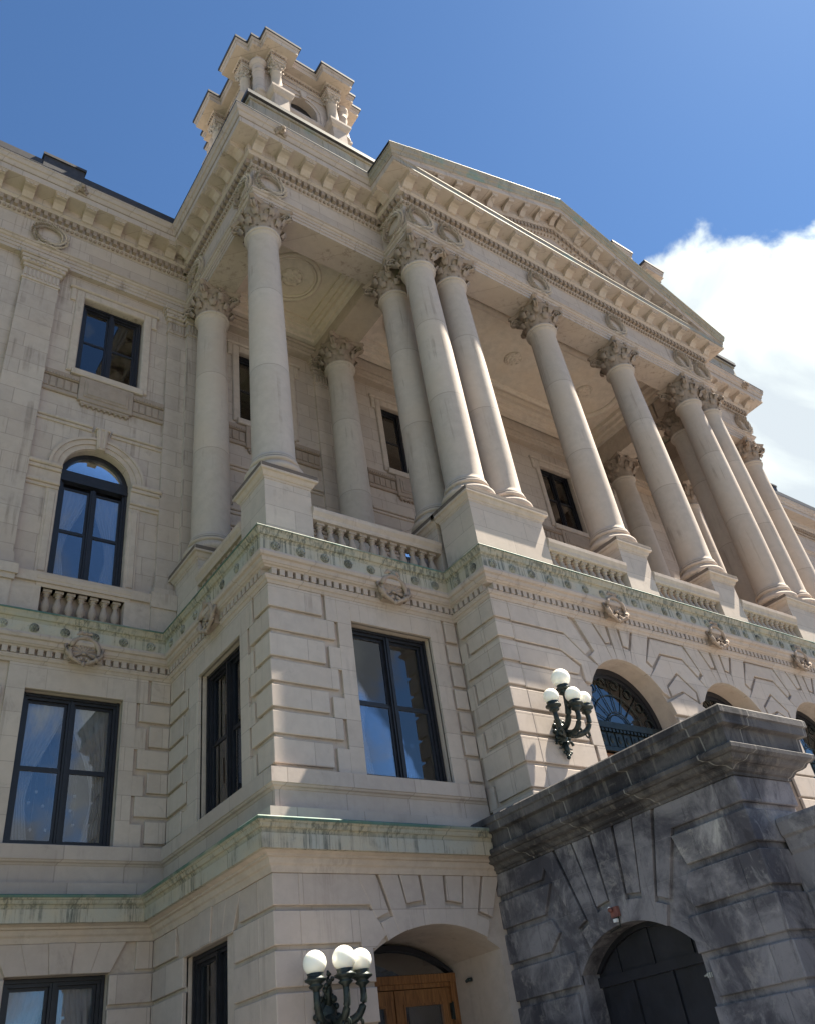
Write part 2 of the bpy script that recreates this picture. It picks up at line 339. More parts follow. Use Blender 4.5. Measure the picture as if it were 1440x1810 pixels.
def arc_pts(uc, half, zs, rise, n=24):
    """points of an arch from its left to its right springing"""
    Rr = (half * half + rise * rise) / (2 * rise); zc = zs + rise - Rr; a = math.asin(min(1, half / Rr))
    if rise >= half - 1e-6: a = math.pi / 2
    return [(uc + Rr * math.sin(-a + 2 * a * i / n), zc + Rr * math.cos(-a + 2 * a * i / n)) for i in range(n + 1)]
def wall(mb, fr, u0, u1, z0, z1, ops=(), w=0.0, depth=0.5, n=24):
    """wall face at depth w with openings and reveals; op = (ua, ub, za, zb[, rise])"""
    def quad(a, b, c, d): mb.add([fr.p(x, z, w) for x, z in (a, b, c, d)], [(0, 1, 2, 3)])
    cur = u0
    for op in sorted(ops):
        ua, ub, za, zb = op[:4]; rise = op[4] if len(op) > 4 else 0
        if ua > cur: quad((cur, z0), (ua, z0), (ua, z1), (cur, z1))
        if za > z0: quad((ua, z0), (ub, z0), (ub, za), (ua, za))
        if rise:
            top = arc_pts((ua + ub) / 2, (ub - ua) / 2, zb, rise, n)
        else: top = [(ua, zb), (ub, zb)]
        for i in range(len(top) - 1):
            quad(top[i], top[i + 1], (top[i + 1][0], z1), (top[i][0], z1))
        ring = [(ua, za)] + top + [(ub, za)]
        for i in range(len(ring)):
            a, b = ring[i], ring[(i + 1) % len(ring)]
            mb.add([fr.p(a[0], a[1], w), fr.p(b[0], b[1], w), fr.p(b[0], b[1], w - depth), fr.p(a[0], a[1], w - depth)], [(0, 1, 2, 3)])
        cur = ub
    if cur < u1: quad((cur, z0), (u1, z0), (u1, z1), (cur, z1))
    # back and edges, so that the wall has its thickness
    mb.add([fr.p(u0, z0, w), fr.p(u0, z1, w), fr.p(u0, z1, w - depth), fr.p(u0, z0, w - depth)], [(0, 1, 2, 3)])
    mb.add([fr.p(u1, z0, w), fr.p(u1, z1, w), fr.p(u1, z1, w - depth), fr.p(u1, z0, w - depth)], [(0, 1, 2, 3)])
    mb.add([fr.p(u0, z1, w), fr.p(u1, z1, w), fr.p(u1, z1, w - depth), fr.p(u0, z1, w - depth)], [(0, 1, 2, 3)])
def offpath(path, o):
    out = []
    for i, p in enumerate(path):
        v = Vector((0, 0)); dirs = []
        if i > 0: d = Vector(p) - Vector(path[i - 1]); dirs.append(d.normalized())
        if i < len(path) - 1: d = Vector(path[i + 1]) - Vector(p); dirs.append(d.normalized())
        ns = [Vector((d.y, -d.x)) for d in dirs]
        v = ns[0] if len(ns) == 1 or (ns[0] - ns[1]).length < 1e-6 else ns[0] + ns[1]
        out.append((p[0] + v.x * o, p[1] + v.y * o))
    return out
def sweep(mb, prof, path=PATH, i0=0, i1=None, closed=True, smooth=False):
    """profile (offset, z) swept along the plan path with mitred corners"""
    i1 = len(path) - 1 if i1 is None else i1
    cols = [offpath(path, o) for o, z in prof]; n = len(prof)
    vs = []
    for i in range(i0, i1 + 1):
        for k in range(n): vs.append((cols[k][i][0], cols[k][i][1], prof[k][1]))
    fs = []
    for i in range(i1 - i0):
        for k in range(n if closed else n - 1):
            k2 = (k + 1) % n; fs.append((i * n + k, i * n + k2, (i + 1) * n + k2, (i + 1) * n + k))
    if closed: fs.append(tuple(range(n))); fs.append(tuple((i1 - i0) * n + k for k in range(n)))
    mb.add(vs, fs, smooth)
def cyma(p0, p1, n=6, flip=1):
    """S-curve between two profile points"""
    out = []
    for i in range(n + 1):
        t = i / n; s = t + flip * 0.16 * math.sin(2 * math.pi * t)
        out.append((p0[0] + (p1[0] - p0[0]) * t, p0[1] + (p1[1] - p0[1]) * s))
    return out
def cove(p0, p1, n=5):
    return [(p0[0] + (p1[0] - p0[0]) * math.sin(i / n * math.pi / 2), p0[1] + (p1[1] - p0[1]) * (1 - math.cos(i / n * math.pi / 2))) for i in range(n + 1)]
def empty(name, loc, label, cat, group=None):
    o = bpy.data.objects.new(name, None); COL.objects.link(o); o.location = loc; o.empty_display_size = 0.3
    o['label'] = label; o['category'] = cat
    if group: o['group'] = group
    return o
def keep(o, parent):
    """parent while keeping world coordinates baked in the mesh"""
    o.parent = parent; o.matrix_parent_inverse = Matrix.Translation(parent.matrix_world.translation if False else parent.location).inverted()
def inst(src, loc, parent, rz=0.0, kids=True, scale=None):
    c = src.copy(); COL.objects.link(c); c.parent = parent; c.location = loc; c.rotation_euler = (0, 0, rz)
    if scale: c.scale = scale
    if kids:
        for ch in src.children:
            d = ch.copy(); COL.objects.link(d); d.parent = c
    return c
def struct(o): o['kind'] = 'structure'; return o
# ================================================================== ground
g = MB(); g.add([(-900, -900, GZ), (900, -900, GZ), (900, 900, GZ), (-900, 900, GZ)], [(0, 1, 2, 3)]); struct(g.build('ground', 'concrete'))
g = MB(); g.box(-900, 900, -44, -30, GZ + 0.002, GZ + 0.008); struct(g.build('road', 'asphalt'))
g = MB()
g.box(-900, 900, -30, -29.7, GZ + 0.002, GZ + 0.14); struct(g.build('kerb', 'concrete'))
g = MB(); g.box(-60, -9.5, -28, 3.5, GZ + 0.002, GZ + 0.03); struct(g.build('lawn', 'lawn'))
# ================================================================== the courthouse (root at the world origin's foot)
HOUSE = bpy.data.objects.new('courthouse', None); COL.objects.link(HOUSE)
HOUSE['label'] = 'pale limestone courthouse with a columned portico, pediment and copper cornices'; HOUSE['category'] = 'building'
WIN = []          # (frame, opening, kind)
GL = 0.085        # rustication channel
CH = -0.075       # channel depth
ZT, ZB = -1.05, -4.95          # rusticated storey
COURSE = [-1.05, -1.667, -2.194, -2.787, -3.322, -3.855, -4.382, -4.95]
def quoins(mb, fr, e_n, e_w, uend, sgn=1, first_narrow=True, u0=0.0, blocks=True):
    """coursed blocks from the corner u0 towards uend; the rest of the pier is one smooth surface broken by stepped channels"""
    narrow = first_narrow
    for i in range(len(COURSE) - 1):
        zt, zb = COURSE[i], COURSE[i + 1]; e = e_n if narrow else e_w
        a, b = sorted((u0, u0 + sgn * e))
        if blocks: rect(mb, fr, a, b, zb + GL, zt, CH - 0.03, 0.0)
        if narrow:
            a, b = sorted((u0 + sgn * (e_n + GL), u0 + sgn * (e_w + GL))); rect(mb, fr, a, b, zb, zt - GL if i else zt, CH - 0.03, -0.002, 0.004)
        narrow = not narrow
    a, b = sorted((u0 + sgn * (e_w + GL), uend)); rect(mb, fr, a, b, ZB, ZT, CH - 0.03, 0.0, 0.004)
OP_P = (1.985, 4.135, -4.95, -1.56); OP_L = (-3.33, -1.14, -4.95, -1.63); OP_S = (1.34, 3.47, -4.95, -1.6)
def piece(mb, name, m, parent=HOUSE): return mb.build(name, m, parent)
# --- base walls of the main storey (channel bottoms) -------------------------------------------------
for nm, fr, u0, u1, ops in (('left', FL, XL, 0.12, [OP_L, (-3.33 - 5.6, -1.14 - 5.6, -4.95, -1.63), (-14.5, -12.4, -4.95, -1.63)]), ('side', FS, 0.06, yL + 0.12, [OP_S]), ('front', FP, 0.06, xB + 0.12, [OP_P])):
    mb = MB(); wall(mb, fr, u0, u1, ZB - 0.3, 0.0, ops, CH, 0.42); piece(mb, 'wall', 'stone')
# --- rusticated blocks ----------------------------------------------------------------------------------
mb = MB()
quoins(mb, FP, 1.28, 1.555, OP_P[0], blocks=False); quoins(mb, FP, 0.33, 0.35, OP_P[1], -1, True, xB)
rect(mb, FP, OP_P[0], OP_P[1], OP_P[3], ZT, CH - 0.03, 0.0, 0.004)
for i in range(7): cbox(mb, 0, (1.28, 1.555)[i % 2], 0, (0.65, 0.89)[i % 2], COURSE[i + 1] + GL, COURSE[i])
piece(mb, 'rusticated_facing', 'block')
mb = MB()
quoins(mb, FS, 0.65, 0.89, OP_S[0], blocks=False); quoins(mb, FS, 0.80, 1.05, OP_S[1], -1, True, yL)
rect(mb, FS, OP_S[0], OP_S[1], OP_S[3], ZT, CH - 0.03, 0.0, 0.004)
piece(mb, 'rusticated_facing', 'block')
mb = MB()
quoins(mb, FL, 0.475, 0.735, OP_L[1], -1, True, 0.0)
rect(mb, FL, OP_L[0], OP_L[1], OP_L[3], ZT, CH - 0.03, 0.0, 0.004); rect(mb, FL, -3.72, OP_L[0], ZB, ZT, CH - 0.03, 0.0, 0.004)
for i in range(len(COURSE) - 1):
    rect(mb, FL, -5.35, -3.72 - GL - (0.25 if i % 2 == 0 else 0), COURSE[i + 1] + GL, COURSE[i], CH - 0.03, 0.0)
rect(mb, FL, -9.6, -5.41, ZB, -1.6, CH - 0.045, -0.02) if False else None
piece(mb, 'rusticated_facing', 'block')
# --- portico front: three arches -------------------------------------------------------------------------
AR, AZ = 1.54, -3.5
ACX = [xm - SP, xm, xm + SP]
mb = MB(); wall(mb, FR, xB + 0.06, xE - 0.06, -7.4, 0.0, [(c - AR, c + AR, -7.4, AZ, AR) for c in ACX], CH, 0.75, 40); piece(mb, 'wall', 'stone')
mb = MB(); wall(mb, FQ, -D + 0.06, 0.12, -7.4, 0.0, (), CH, 0.5); piece(mb, 'wall', 'stone')
mb = MB(); wall(mb, FQE, -D + 0.06, 0, -7.4, 0.0, (), 0, 0.5); piece(mb, 'wall', 'stone')
mb = MB()
CR = [-1.05, -1.61, -2.10, -2.67, -3.26, -3.79, -4.34, -4.96, -5.49, -6.1, -6.7, -7.3]
# side face of the portico
for i in range(len(CR) - 1):
    rect(mb, FQ, -D + 0.45, -0.33 if i % 2 else -0.10, CR[i + 1] + GL, CR[i], CH - 0.03, 0.0, 0.001)
    cbox(mb, xB, xB + 0.5, -D, -D + 0.45, CR[i + 1] + GL, CR[i])
    if i % 2: rect(mb, FQ, -0.33 + GL, -0.02, CR[i + 1] - 0.03, CR[i] - GL, CH - 0.03, -0.004, 0.004)
piece(mb, 'rusticated_facing', 'block')
def arch_vous(mb, c):
    """keystone, two grooved panels and the long voussoirs over one arch"""
    P = lambda pts, w=0.0, bv=0.010: prism(mb, FR, [(c + x, AZ + z) for x, z in pts], CH - 0.03, w, bv)
    P([(-.165, 1.53), (0, 1.54), (.165, 1.53), (.165, 2.45), (-.165, 2.45)], 0.004, 0.006)
    for s in (-1, 1):
        Q = lambda pts, w=0.0, bv=0.010: P([(s * x, z) for x, z in pts], w, bv)
        Q([(.172, 1.53), (.36, 1.497), (.452, 1.86), (.20, 1.91)], 0.001, 0.004)
        Q([(.245, 1.98), (.42, 1.945), (.69, 2.45), (.265, 2.45)])
        Q([(.367, 1.496), (.55, 1.438), (.75, 1.345), (.93, 1.228), (1.155, 1.465), (.955, 1.625), (1.375, 2.45), (.77, 2.45), (.48, 1.88)], 0.002, 0.008)
def pier_blocks(mb, c):
    """nested gable shaped blocks between two arches"""
    P = lambda pts, w=0.0, bv=0.010: prism(mb, FR, [(c + x, AZ + z) for x, z in pts], CH - 0.03, w, bv)
    P([(-.66, 2.41), (.66, 2.41), (1.085, 1.70), (.945, 1.555), (.46, 2.01), (-.46, 2.01), (-.945, 1.555), (-1.085, 1.70)])
    r = [(.885, 1.485), (1.18, 1.23), (1.0, 1.055), (.835, .855), (.60, .74), (.615, 1.07), (0, 1.53), ]
    P([(-.43, 1.945), (.43, 1.945)] + r + [(-x, z) for x, z in r[:-1][::-1]])
    P([(-.55, 1.035), (0, 1.455), (.55, 1.035), (.51, .80), (0, 1.0), (-.51, .80)])
    P([(-.715, .62), (0, .94), (.715, .62), (.61, .30), (-.61, .30)], 0.022, 0.012)
for c in ACX: mb = MB(); arch_vous(mb, c); piece(mb, 'arch_voussoirs', 'block')
for c in (xm - SP / 2, xm + SP / 2):
    mb = MB(); pier_blocks(mb, c); hw = SP / 2 - AR
    for z0, z1 in ((-3.79, -3.27), (-4.34, -3.85), (-4.96, -4.40), (-5.49, -5.02), (-6.1, -5.55), (-7.3, -6.16)):
        rect(mb, FR, c - hw, c + hw, z0, z1, CH - 0.03, 0.0)
    piece(mb, 'pier_blocks', 'block')
for s, c in ((1, ACX[0]), (-1, ACX[2])):       # coursed end piers running into the arch
    mb = MB(); Q = lambda pts, w=0.0: prism(mb, FR, [(c - s * x, AZ + z) for x, z in pts], CH - 0.03, w)
    ed = 4.089 - 0.5 if s > 0 else 4.089
    Q([(ed, 1.95 - 0.0), (1.90, 1.95), (1.32, 1.475), (1.10, 1.635), (1.62, 2.45), (ed, 2.45)])
    Q([(ed, 1.46), (2.17, 1.46), (1.56, 1.165), (1.56, .74), (1.375, .70), (1.25, .90), (1.08, 1.10), (.94, 1.222), (1.29, 1.41), (1.88, 1.89), (ed, 1.89)], -0.001)
    Q([(ed, .89), (1.745, .89), (1.625, 1.08), (2.15, 1.40), (ed, 1.40)])
    jam = 4.089 - AR
    for i in range(4, len(CR) - 1):
        zt, zb = CR[i] - AZ, CR[i + 1] + GL - AZ
        e = 1.54 + (0.46 if i % 2 else 0.36)
        Q([(ed, zb), (e, zb), (e, zt), (ed, zt)])
        Q([(e - GL, zb - GL), (AR + 0.0, zb - GL), (AR, zt), (e - GL, zt)], -0.001)
    Q([(1.60, .27), (1.505, .33), (1.44, .55), (1.41, .62), (1.56, .62), (1.69, .84), (ed, .84), (ed, .30)], -0.002)
    piece(mb, 'rusticated_facing', 'block')
# right hand pavilion and wing, mostly hidden: walls with the same openings
OP_PR = (xE + xF - OP_P[1], xE + xF - OP_P[0], -4.95, -1.56)
mb = MB(); wall(mb, FP, xE, xF, -7.4, 0.0, [OP_PR], 0, 0.42); piece(mb, 'wall', 'ashlar')
mb = MB(); wall(mb, FE, 0.06, yL, GZ, 0.0, (), 0, 0.42); piece(mb, 'wall', 'ashlar')
mb = MB(); wall(mb, FL, xF, XR, GZ, 0.0, (), 0, 0.42); piece(mb, 'wall', 'ashlar')
# --- mouldings of the balcony cornice ----------------------------------------------------------------------
crown_prof = [(-0.3, 0.10), (0.40, 0.065), (0.412, 0.05), (0.40, 0.03), (0.385, -0.005)] + cyma((0.375, -0.02), (0.285, -0.185), 6) + [(-0.3, -0.188)]
copper_prof = [(-0.3, -0.19), (0.305, -0.19), (0.30, -0.205), (0.30, -0.44), (-0.3, -0.44)]
bed_prof = [(-0.3, -0.443), (0.31, -0.443), (0.32, -0.50), (0.295, -0.56), (0.24, -0.575), (0.22, -0.66)] + cyma((0.2, -0.665), (0.115, -0.735), 4) + [(-0.005, -0.738), (-0.005, -0.885), (0.10, -0.89), (0.098, -0.93)] + cyma((0.09, -0.935), (0.02, -1.03), 5) + [(0.01, -1.052), (-0.3, -1.052)]
mb = MB(); sweep(mb, copper_prof, i0=0, i1=9); balc = piece(mb, 'balcony_cornice', 'copper'); balc['label'] = 'verdigris copper balcony cornice with rosettes'
mb = MB(); sweep(mb, crown_prof, i0=0, i1=9); mb.build('copper_crown', 'crown', balc)
mb = MB(); sweep(mb, [(-0.2, 0.115), (0.405, 0.085), (0.425, 0.06), (0.42, 0.035), (0.40, 0.04), (-0.2, 0.10)], i0=0, i1=9); mb.build('copper_flashing', 'copper_edge', balc)
mb = MB(); sweep(mb, bed_prof); bedm = piece(mb, 'bed_moulding', 'sill')
def along(path, i, o):
    a, b = offpath(path, o)[i], offpath(path, o)[i + 1]
    return Vector((*a, 0)), Vector((*b, 0))
def dentils(mb, path, segs, o0, o1, z0, z1, pitch, width, tilt=0):
    for i in segs:
        a, b = along(path, i, o0); d = (b - a); Ln = d.length; d.normalize(); nn = Vector((d.y, -d.x, 0))
        a2, b2 = along(path, i, o1); n = max(1, round((Ln - 0.0) / pitch)); st = Ln / n
        for k in range(n):
            t = (k + 0.5) * st; c = a + d * t
            p = [c - d * width / 2, c + d * width / 2]
            vs = []
            for z in (z0, z1):
                for q in (p[0], p[1]): vs.append(q + Vector((0, 0, z)))
                for q in (p[1], p[0]): vs.append(q + nn * (o1 - o0) + Vector((0, 0, z)))
            mb.add(vs, [(0, 1, 2, 3), (4, 5, 6, 7), (0, 1, 5, 4), (1, 2, 6, 5), (2, 3, 7, 6), (3, 0, 4, 7)])
mb = MB(); dentils(mb, PATH, range(0, 9), -0.01, 0.125, -0.882, -0.738, 0.19, 0.12); mb.build('dentil_course', 'sill', bedm)
# --- sill band, dado and lower copper cornice -----------------------------------------------------------------
def low_path_prof(mb, prof, i0, i1): sweep(mb, prof, PATH, i0, i1)
sill_prof = [(-0.4, -4.952), (0.02, -4.952), (0.158, -5.0), (0.16, -5.27)] + cyma((0.14, -5.28), (0.06, -5.36), 5) + [(0.045, -5.37), (0.045, -5.73), (0.26, -5.74), (0.26, -6.05), (-0.4, -6.05)]
mb = MB(); sweep(mb, sill_prof, i0=0, i1=3); piece(mb, 'sill_band', 'sill')
low_crown = [(-0.3, -5.98), (0.26, -5.99), (0.735, -6.075), (0.745, -6.1), (0.72, -6.15)] + cyma((0.70, -6.155), (0.615, -6.30), 6) + [(-0.3, -6.303)]
low_cop = [(-0.3, -6.305), (0.635, -6.305), (0.635, -6.325), (0.628, -6.54), (-0.3, -6.54)]
mb = MB(); sweep(mb, low_cop, i0=0, i1=3); lc = piece(mb, 'lower_cornice', 'copper'); lc['label'] = 'streaked verdigris copper cornice above the ground storey'
mb = MB(); sweep(mb, low_crown, i0=0, i1=3); mb.build('copper_crown', 'crown', lc)
mb = MB(); sweep(mb, [(0.2, -5.975), (0.74, -6.062), (0.762, -6.085), (0.745, -6.125), (0.72, -6.10), (0.2, -6.0)], i0=0, i1=3); mb.build('copper_flashing', 'copper_edge', lc)
low_bed = [(-0.3, -6.543), (0.56, -6.543), (0.46, -6.575), (0.455, -6.61), (0.40, -6.62)] + cyma((0.395, -6.63), (0.31, -6.80), 5) + [(0.30, -6.83), (-0.3, -6.83)]
mb = MB(); sweep(mb, low_bed, i0=0, i1=3); piece(mb, 'bed_moulding', 'stone')
# --- ground storey ---------------------------------------------------------------------------------------------
o3 = 0.28
GL2 = Frame((0, yL - o3, 0), (1, 0, 0), (0, -1, 0)); GS = Frame((-o3, 0, 0), (0, 1, 0), (-1, 0, 0)); GP = Frame((0, -o3, 0), (1, 0, 0), (0, -1, 0))
DOOR = (1.555, 4.385, GZ + 0.5, -8.07, 0.42)
OPG_L = (-3.02, -1.12, -10.6, -7.36); OPG_S = (1.20, 3.32, -10.6, -7.42)
for fr, u0, u1, ops in ((GL2, XL, -o3 + 0.12, [OPG_L, (-8.6, -6.7, -10.6, -7.36)]), (GS, -o3 + 0.06, yL - o3 + 0.12, [OPG_S]), (GP, -o3 + 0.06, xB, [DOOR])):
    mb = MB(); wall(mb, fr, u0, u1, GZ, -6.75, ops, CH, 0.55 if fr is not GP else 1.75); piece(mb, 'wall', 'stone')
GC = [-6.83, -7.40, -7.98, -8.565, -9.13, -9.7, -10.27, -10.84, GZ]
mb = MB()
for i in range(8):          # pavilion front: bands between corner and door arch
    zt, zb = GC[i], GC[i + 1] + 0.075
    e = [1.55, 1.29, 1.555, 1.555, 1.555, 1.555, 1.555, 1.555][i]
    if i == 0:
        prism(mb, GP, [(0.2, zb), (1.62, zb), (1.56, zt), (0.2, zt)], CH - 0.03, 0.0)
    elif i == 1:
        prism(mb, GP, [(0.2, zb), (1.33, zb), (1.33, zt), (0.2, zt)], CH - 0.03, 0.0)
        prism(mb, GP, [(1.33, GC[2] - 0.02), (1.52, GC[2] - 0.02), (1.60, -8.0), (1.85, -7.80), (1.62, zt - 0.02), (1.33, zt)], CH - 0.03, -0.003, 0.004)
    else: rect(mb, GP, 0.2, e, zb, zt, CH - 0.03, 0.0, 0.012)
    cbox(mb, -o3, 0.2, -o3, 0.25, zb, zt)
# radial voussoirs of the segmental door arch
def seg_voussoirs(mb, fr, c, half, zs, rise, ztop, lim, step=0.075):
    Rr = (half ** 2 + rise ** 2) / (2 * rise); zc = zs + rise - Rr
    zf = ztop - 3.6                         # joints aim at a point well below
    def X(t, z): return c + t * (z - zf) / (ztop - zf)
    def az(u): return zc + math.sqrt(max(0.01, Rr * Rr - (u - c) ** 2))
    def poly(t0, t1, low):                  # low None: down to the arch
        n = 4; bot = []
        for i in range(n + 1):
            t = t0 + (t1 - t0) * i / n; z = ztop - 0.8
            for _ in range(6): z = az(X(t, z)) if abs(X(t, z) - c) < half else zs + 0.02
            if low is not None: z = z + low
            bot.append((X(t, z), z))
        return bot + [(X(t1, ztop), ztop), (X(t0, ztop), ztop)]
    prism(mb, fr, poly(-0.25, 0.25, None), CH - 0.03, 0.007, 0.006)
    for s in (-1, 1):
        def pp(a, b, low, w=0.005, bv=0.01):
            t0, t1 = sorted((s * a, s * b)); prism(mb, fr, poly(t0, t1, low), CH - 0.03, w, bv)
        pp(0.25 + step * 0.8, 0.75 - step * 0.5, 0.40)
        t0, t1 = sorted((s * 0.25, s * 0.75)); b = poly(t0, t1, None)[:5]; tt = poly(t0, t1, 0.32)[:5]; prism(mb, fr, b + tt[::-1], CH - 0.03, 0.003, 0.004)
        pp(0.75, 1.16, None, 0.007, 0.006)
        pp(1.16 + step, 1.62, 0.36)
        t0, t1 = sorted((s * 1.16, s * 1.55)); b = poly(t0, t1, None)[:5]; tt = poly(t0, t1, 0.28)[:5]; prism(mb, fr, b + tt[::-1], CH - 0.03, 0.003, 0.004)
seg_voussoirs(mb, GP, 2.97, 1.415, -8.07, 0.42, -6.83, 1.5)
piece(mb, 'rusticated_facing', 'block2')
mb = MB()
for i in range(8):          # pavilion side and wing: bands, flat-arch voussoirs over the windows
    zt, zb = GC[i], GC[i + 1] + 0.075
    if i == 0:
        rect(mb, GS, 0.25, 0.98, zb, zt, CH - 0.03, 0.0); rect(mb, GS, 3.7, yL - o3, zb + 0.0, zt, CH - 0.03, 0.0)
        rect(mb, GL2, -0.62, -o3, zb, zt, CH - 0.03, 0.0)
    else:
        rect(mb, GS, 0.25, OPG_S[0], zb, zt, CH - 0.03, 0.0); rect(mb, GS, OPG_S[1], yL - o3, zb, zt, CH - 0.03, 0.0)
        rect(mb, GL2, OPG_L[1], -o3, zb, zt, CH - 0.03, 0.0); rect(mb, GL2, -4.9, OPG_L[0], zb, zt, CH - 0.03, 0.0)
def flat_arch(mb, fr, u0, u1, z0, z1, n, key_out=0.05):
    c = (u0 + u1) / 2; w = (u1 - u0) / n
    for i in range(n):
        a, b = u0 + w * i, u0 + w * (i + 1)
        ta, tb = c + (a - c) * 1.30, c + (b - c) * 1.30
        k = (i == n // 2)
        prism(mb, fr, [(a, z0 - (0.0)), (b, z0), (tb, z1), (ta, z1)], CH - 0.03, key_out if k else (0.016 if i % 2 else 0.010), 0.008)
flat_arch(mb, GS, OPG_S[0], OPG_S[1], OPG_S[3], -6.83, 5); flat_arch(mb, GL2, OPG_L[0], OPG_L[1], OPG_L[3], -6.83, 5)
piece(mb, 'rusticated_facing', 'block2')
# --- upper wall of the wings and the porch back wall ---------------------------------------------------------------
UW = (-3.17, -1.26, 8.75, 11.92); AW = (-3.13, -1.25, 1.62, 4.95, 0.94)
def upper_wall(fr, u0, u1, cs, m='upper'):
    mb = MB(); wall(mb, fr, u0, u1, 0.0, 6.9, [(c - 0.94, c + 0.94, 1.62, 4.95, 0.94) for c in cs], 0, 0.45); piece(mb, 'wall', m)
    mb = MB(); wall(mb, fr, u0, u1, 6.9, 13.6, [(c - 0.965, c + 0.965, 8.75, 11.95) for c in cs], 0, 0.45); piece(mb, 'wall', m)
upper_wall(FU, XL, 0.62, [-2.2, -7.8, -13.4]); upper_wall(FU, xF - 0.62, XR, [xF + 2.2, xF + 7.8, xF + 13.4, xF + 19])
mb = MB(); PC = [3.05] + ACX + [xE + xF - 3.05]
wall(mb, FW, 0.3, xF - 0.3, 0.0, 6.9, [(c - 0.94, c + 0.94, 1.0, 4.95, 0.94) for c in PC], 0, 0.4); wall(mb, FW, 0.3, xF - 0.3, 6.9, 15.0, [(c - 1.0, c + 1.0, 8.85, 12.0) for c in PC], 0, 0.4)
piece(mb, 'wall', 'upper')
def upper_trim(fr, c, full=True, hw=1.27):
    """surrounds, belt with reliefs, arch ring, imposts and string course for one bay"""
    mb = MB()
    for s in (-1, 1):                                                # eared surround of the upper window
        a, b = sorted((c + s * 0.97, c + s * 1.22)); rect(mb, fr, a, b, 8.62, 12.25, -0.05, 0.07, 0.03)
        a, b = sorted((c + s * 1.22, c + s * 1.40)); rect(mb, fr, a, b, 11.7, 12.25, -0.05, 0.07, 0.03)
    rect(mb, fr, c - 0.97, c + 0.97, 11.96, 12.25, -0.05, 0.07, 0.03); rect(mb, fr, c - 1.46, c + 1.46, 12.25, 12.36, -0.05, 0.12, 0.04)
    rect(mb, fr, c - 1.08, c + 1.08, 8.50, 8.74, -0.05, 0.13, 0.02)
    piece(mb, 'window_surround', 'stone')
    mb = MB()
    L0, R0 = c - hw - 0.55, c + hw + 0.55
    for s in (-1, 1):                                                # belt of strigil panels on both sides of a plain tablet
        a, b = sorted((c + s * 0.80, c + s * (hw + 0.55)))
        rect(mb, fr, a, b, 8.22, 8.45, -0.05, 0.075, 0.01); rect(mb, fr, a, b, 7.62, 7.76, -0.05, 0.075, 0.02); rect(mb, fr, a, b, 7.77, 8.21, -0.05, 0.02, 0.004)
        n = 5
        for k in range(n):
            u = a + (b - a) * (k + 0.5) / n; rect(mb, fr, u - (b - a) / n * 0.42, u + (b - a) / n * 0.42, 7.80, 8.185, -0.05, 0.055, 0.015)
        m_ = int((b - a) / 0.085)
        for k in range(m_): u = a + (b - a) * (k + 0.5) / m_; rect(mb, fr, u - 0.03, u + 0.03, 8.24, 8.32, 0.0, 0.105, 0.008)
    rect(mb, fr, c - 0.80, c + 0.80, 7.55, 8.48, -0.05, 0.115, 0.02); rect(mb, fr, c - 0.66, c + 0.66, 7.70, 8.33, -0.05, 0.145, 0.02)
    rect(mb, fr, c - 0.57, c + 0.57, 7.79, 8.24, -0.05, 0.165, 0.012)
    rect(mb, fr, c - 0.72, c + 0.72, 7.44, 7.55, -0.05, 0.09, 0.02)
    for k in range(9): u = c - 0.64 + 0.16 * k; prism(mb, fr, [(u - 0.06, 7.44), (u, 7.36), (u + 0.06, 7.44)], -0.02, 0.085, 0.01)
    piece(mb, 'relief_panel', 'carved')
    mb = MB()                                                        # arch ring, key, imposts, pilaster strips
    for r0, r1, w in ((0.94, 1.09, 0.05), (1.09, 1.24, 0.085), (1.24, 1.32, 0.125)):
        n = 28
        for k in range(n):
            a0, a1 = -math.pi / 2 + math.pi * k / n, -math.pi / 2 + math.pi * (k + 1) / n
            q = [(c + r * math.sin(a), 4.97 + r * math.cos(a)) for r, a in ((r0, a0), (r0, a1), (r1, a1), (r1, a0))]
            vs = [fr.p(u, z, w) for u, z in q] + [fr.p(u, z, -0.02) for u, z in q]
            mb.add(vs, [(0, 1, 2, 3), (0, 1, 5, 4), (2, 3, 7, 6)], False)
    prism(mb, fr, [(c - 0.12, 5.86), (c + 0.12, 5.86), (c + 0.17, 6.60), (c - 0.17, 6.60)], -0.02, 0.17, 0.02)
    for k in (-0.06, 0.06): prism(mb, fr, [(c + k - 0.035, 5.9), (c + k + 0.035, 5.9), (c + k * 1.4 + 0.045, 6.6), (c + k * 1.4 - 0.045, 6.6)], 0.12, 0.195, 0.015)
    rect(mb, fr, c - 0.21, c + 0.21, 6.56, 6.64, -0.02, 0.2, 0.02)
    for s in (-1, 1):
        a = c + s * 0.945; b = c + s * (hw + 0.55); lo, hi = sorted((a, b))
        rect(mb, fr, lo, hi, 4.86, 5.0, -0.02, 0.17, 0.03); rect(mb, fr, lo, hi, 4.74, 4.86, -0.02, 0.12, 0.02); rect(mb, fr, lo, hi, 4.42, 4.74, -0.02, 0.07, 0.01); rect(mb, fr, lo, hi, 4.30, 4.42, -0.02, 0.11, 0.02); rect(mb, fr, lo, hi, 4.2, 4.3, -0.02, 0.05, 0.01)
        lo, hi = sorted((c + s * 0.95, c + s * 1.25)); rect(mb, fr, lo, hi, 1.5, 4.2, -0.02, 0.03, 0.01); rect(mb, fr, lo + 0.05, hi - 0.05, 1.62, 4.1, -0.02, 0.055, 0.025)
        lo, hi = sorted((c + s * 0.27, c + s * (hw + 0.55))); rect(mb, fr, lo, hi, 6.63, 6.73, -0.02, 0.10, 0.02); rect(mb, fr, lo, hi, 6.52, 6.63, -0.02, 0.05, 0.02)
    piece(mb, 'arch_surround', 'stone')
upper_trim(FU, -2.2); upper_trim(FU, xF + 2.2)
for c in PC: upper_trim(FW, c, hw=1.45)
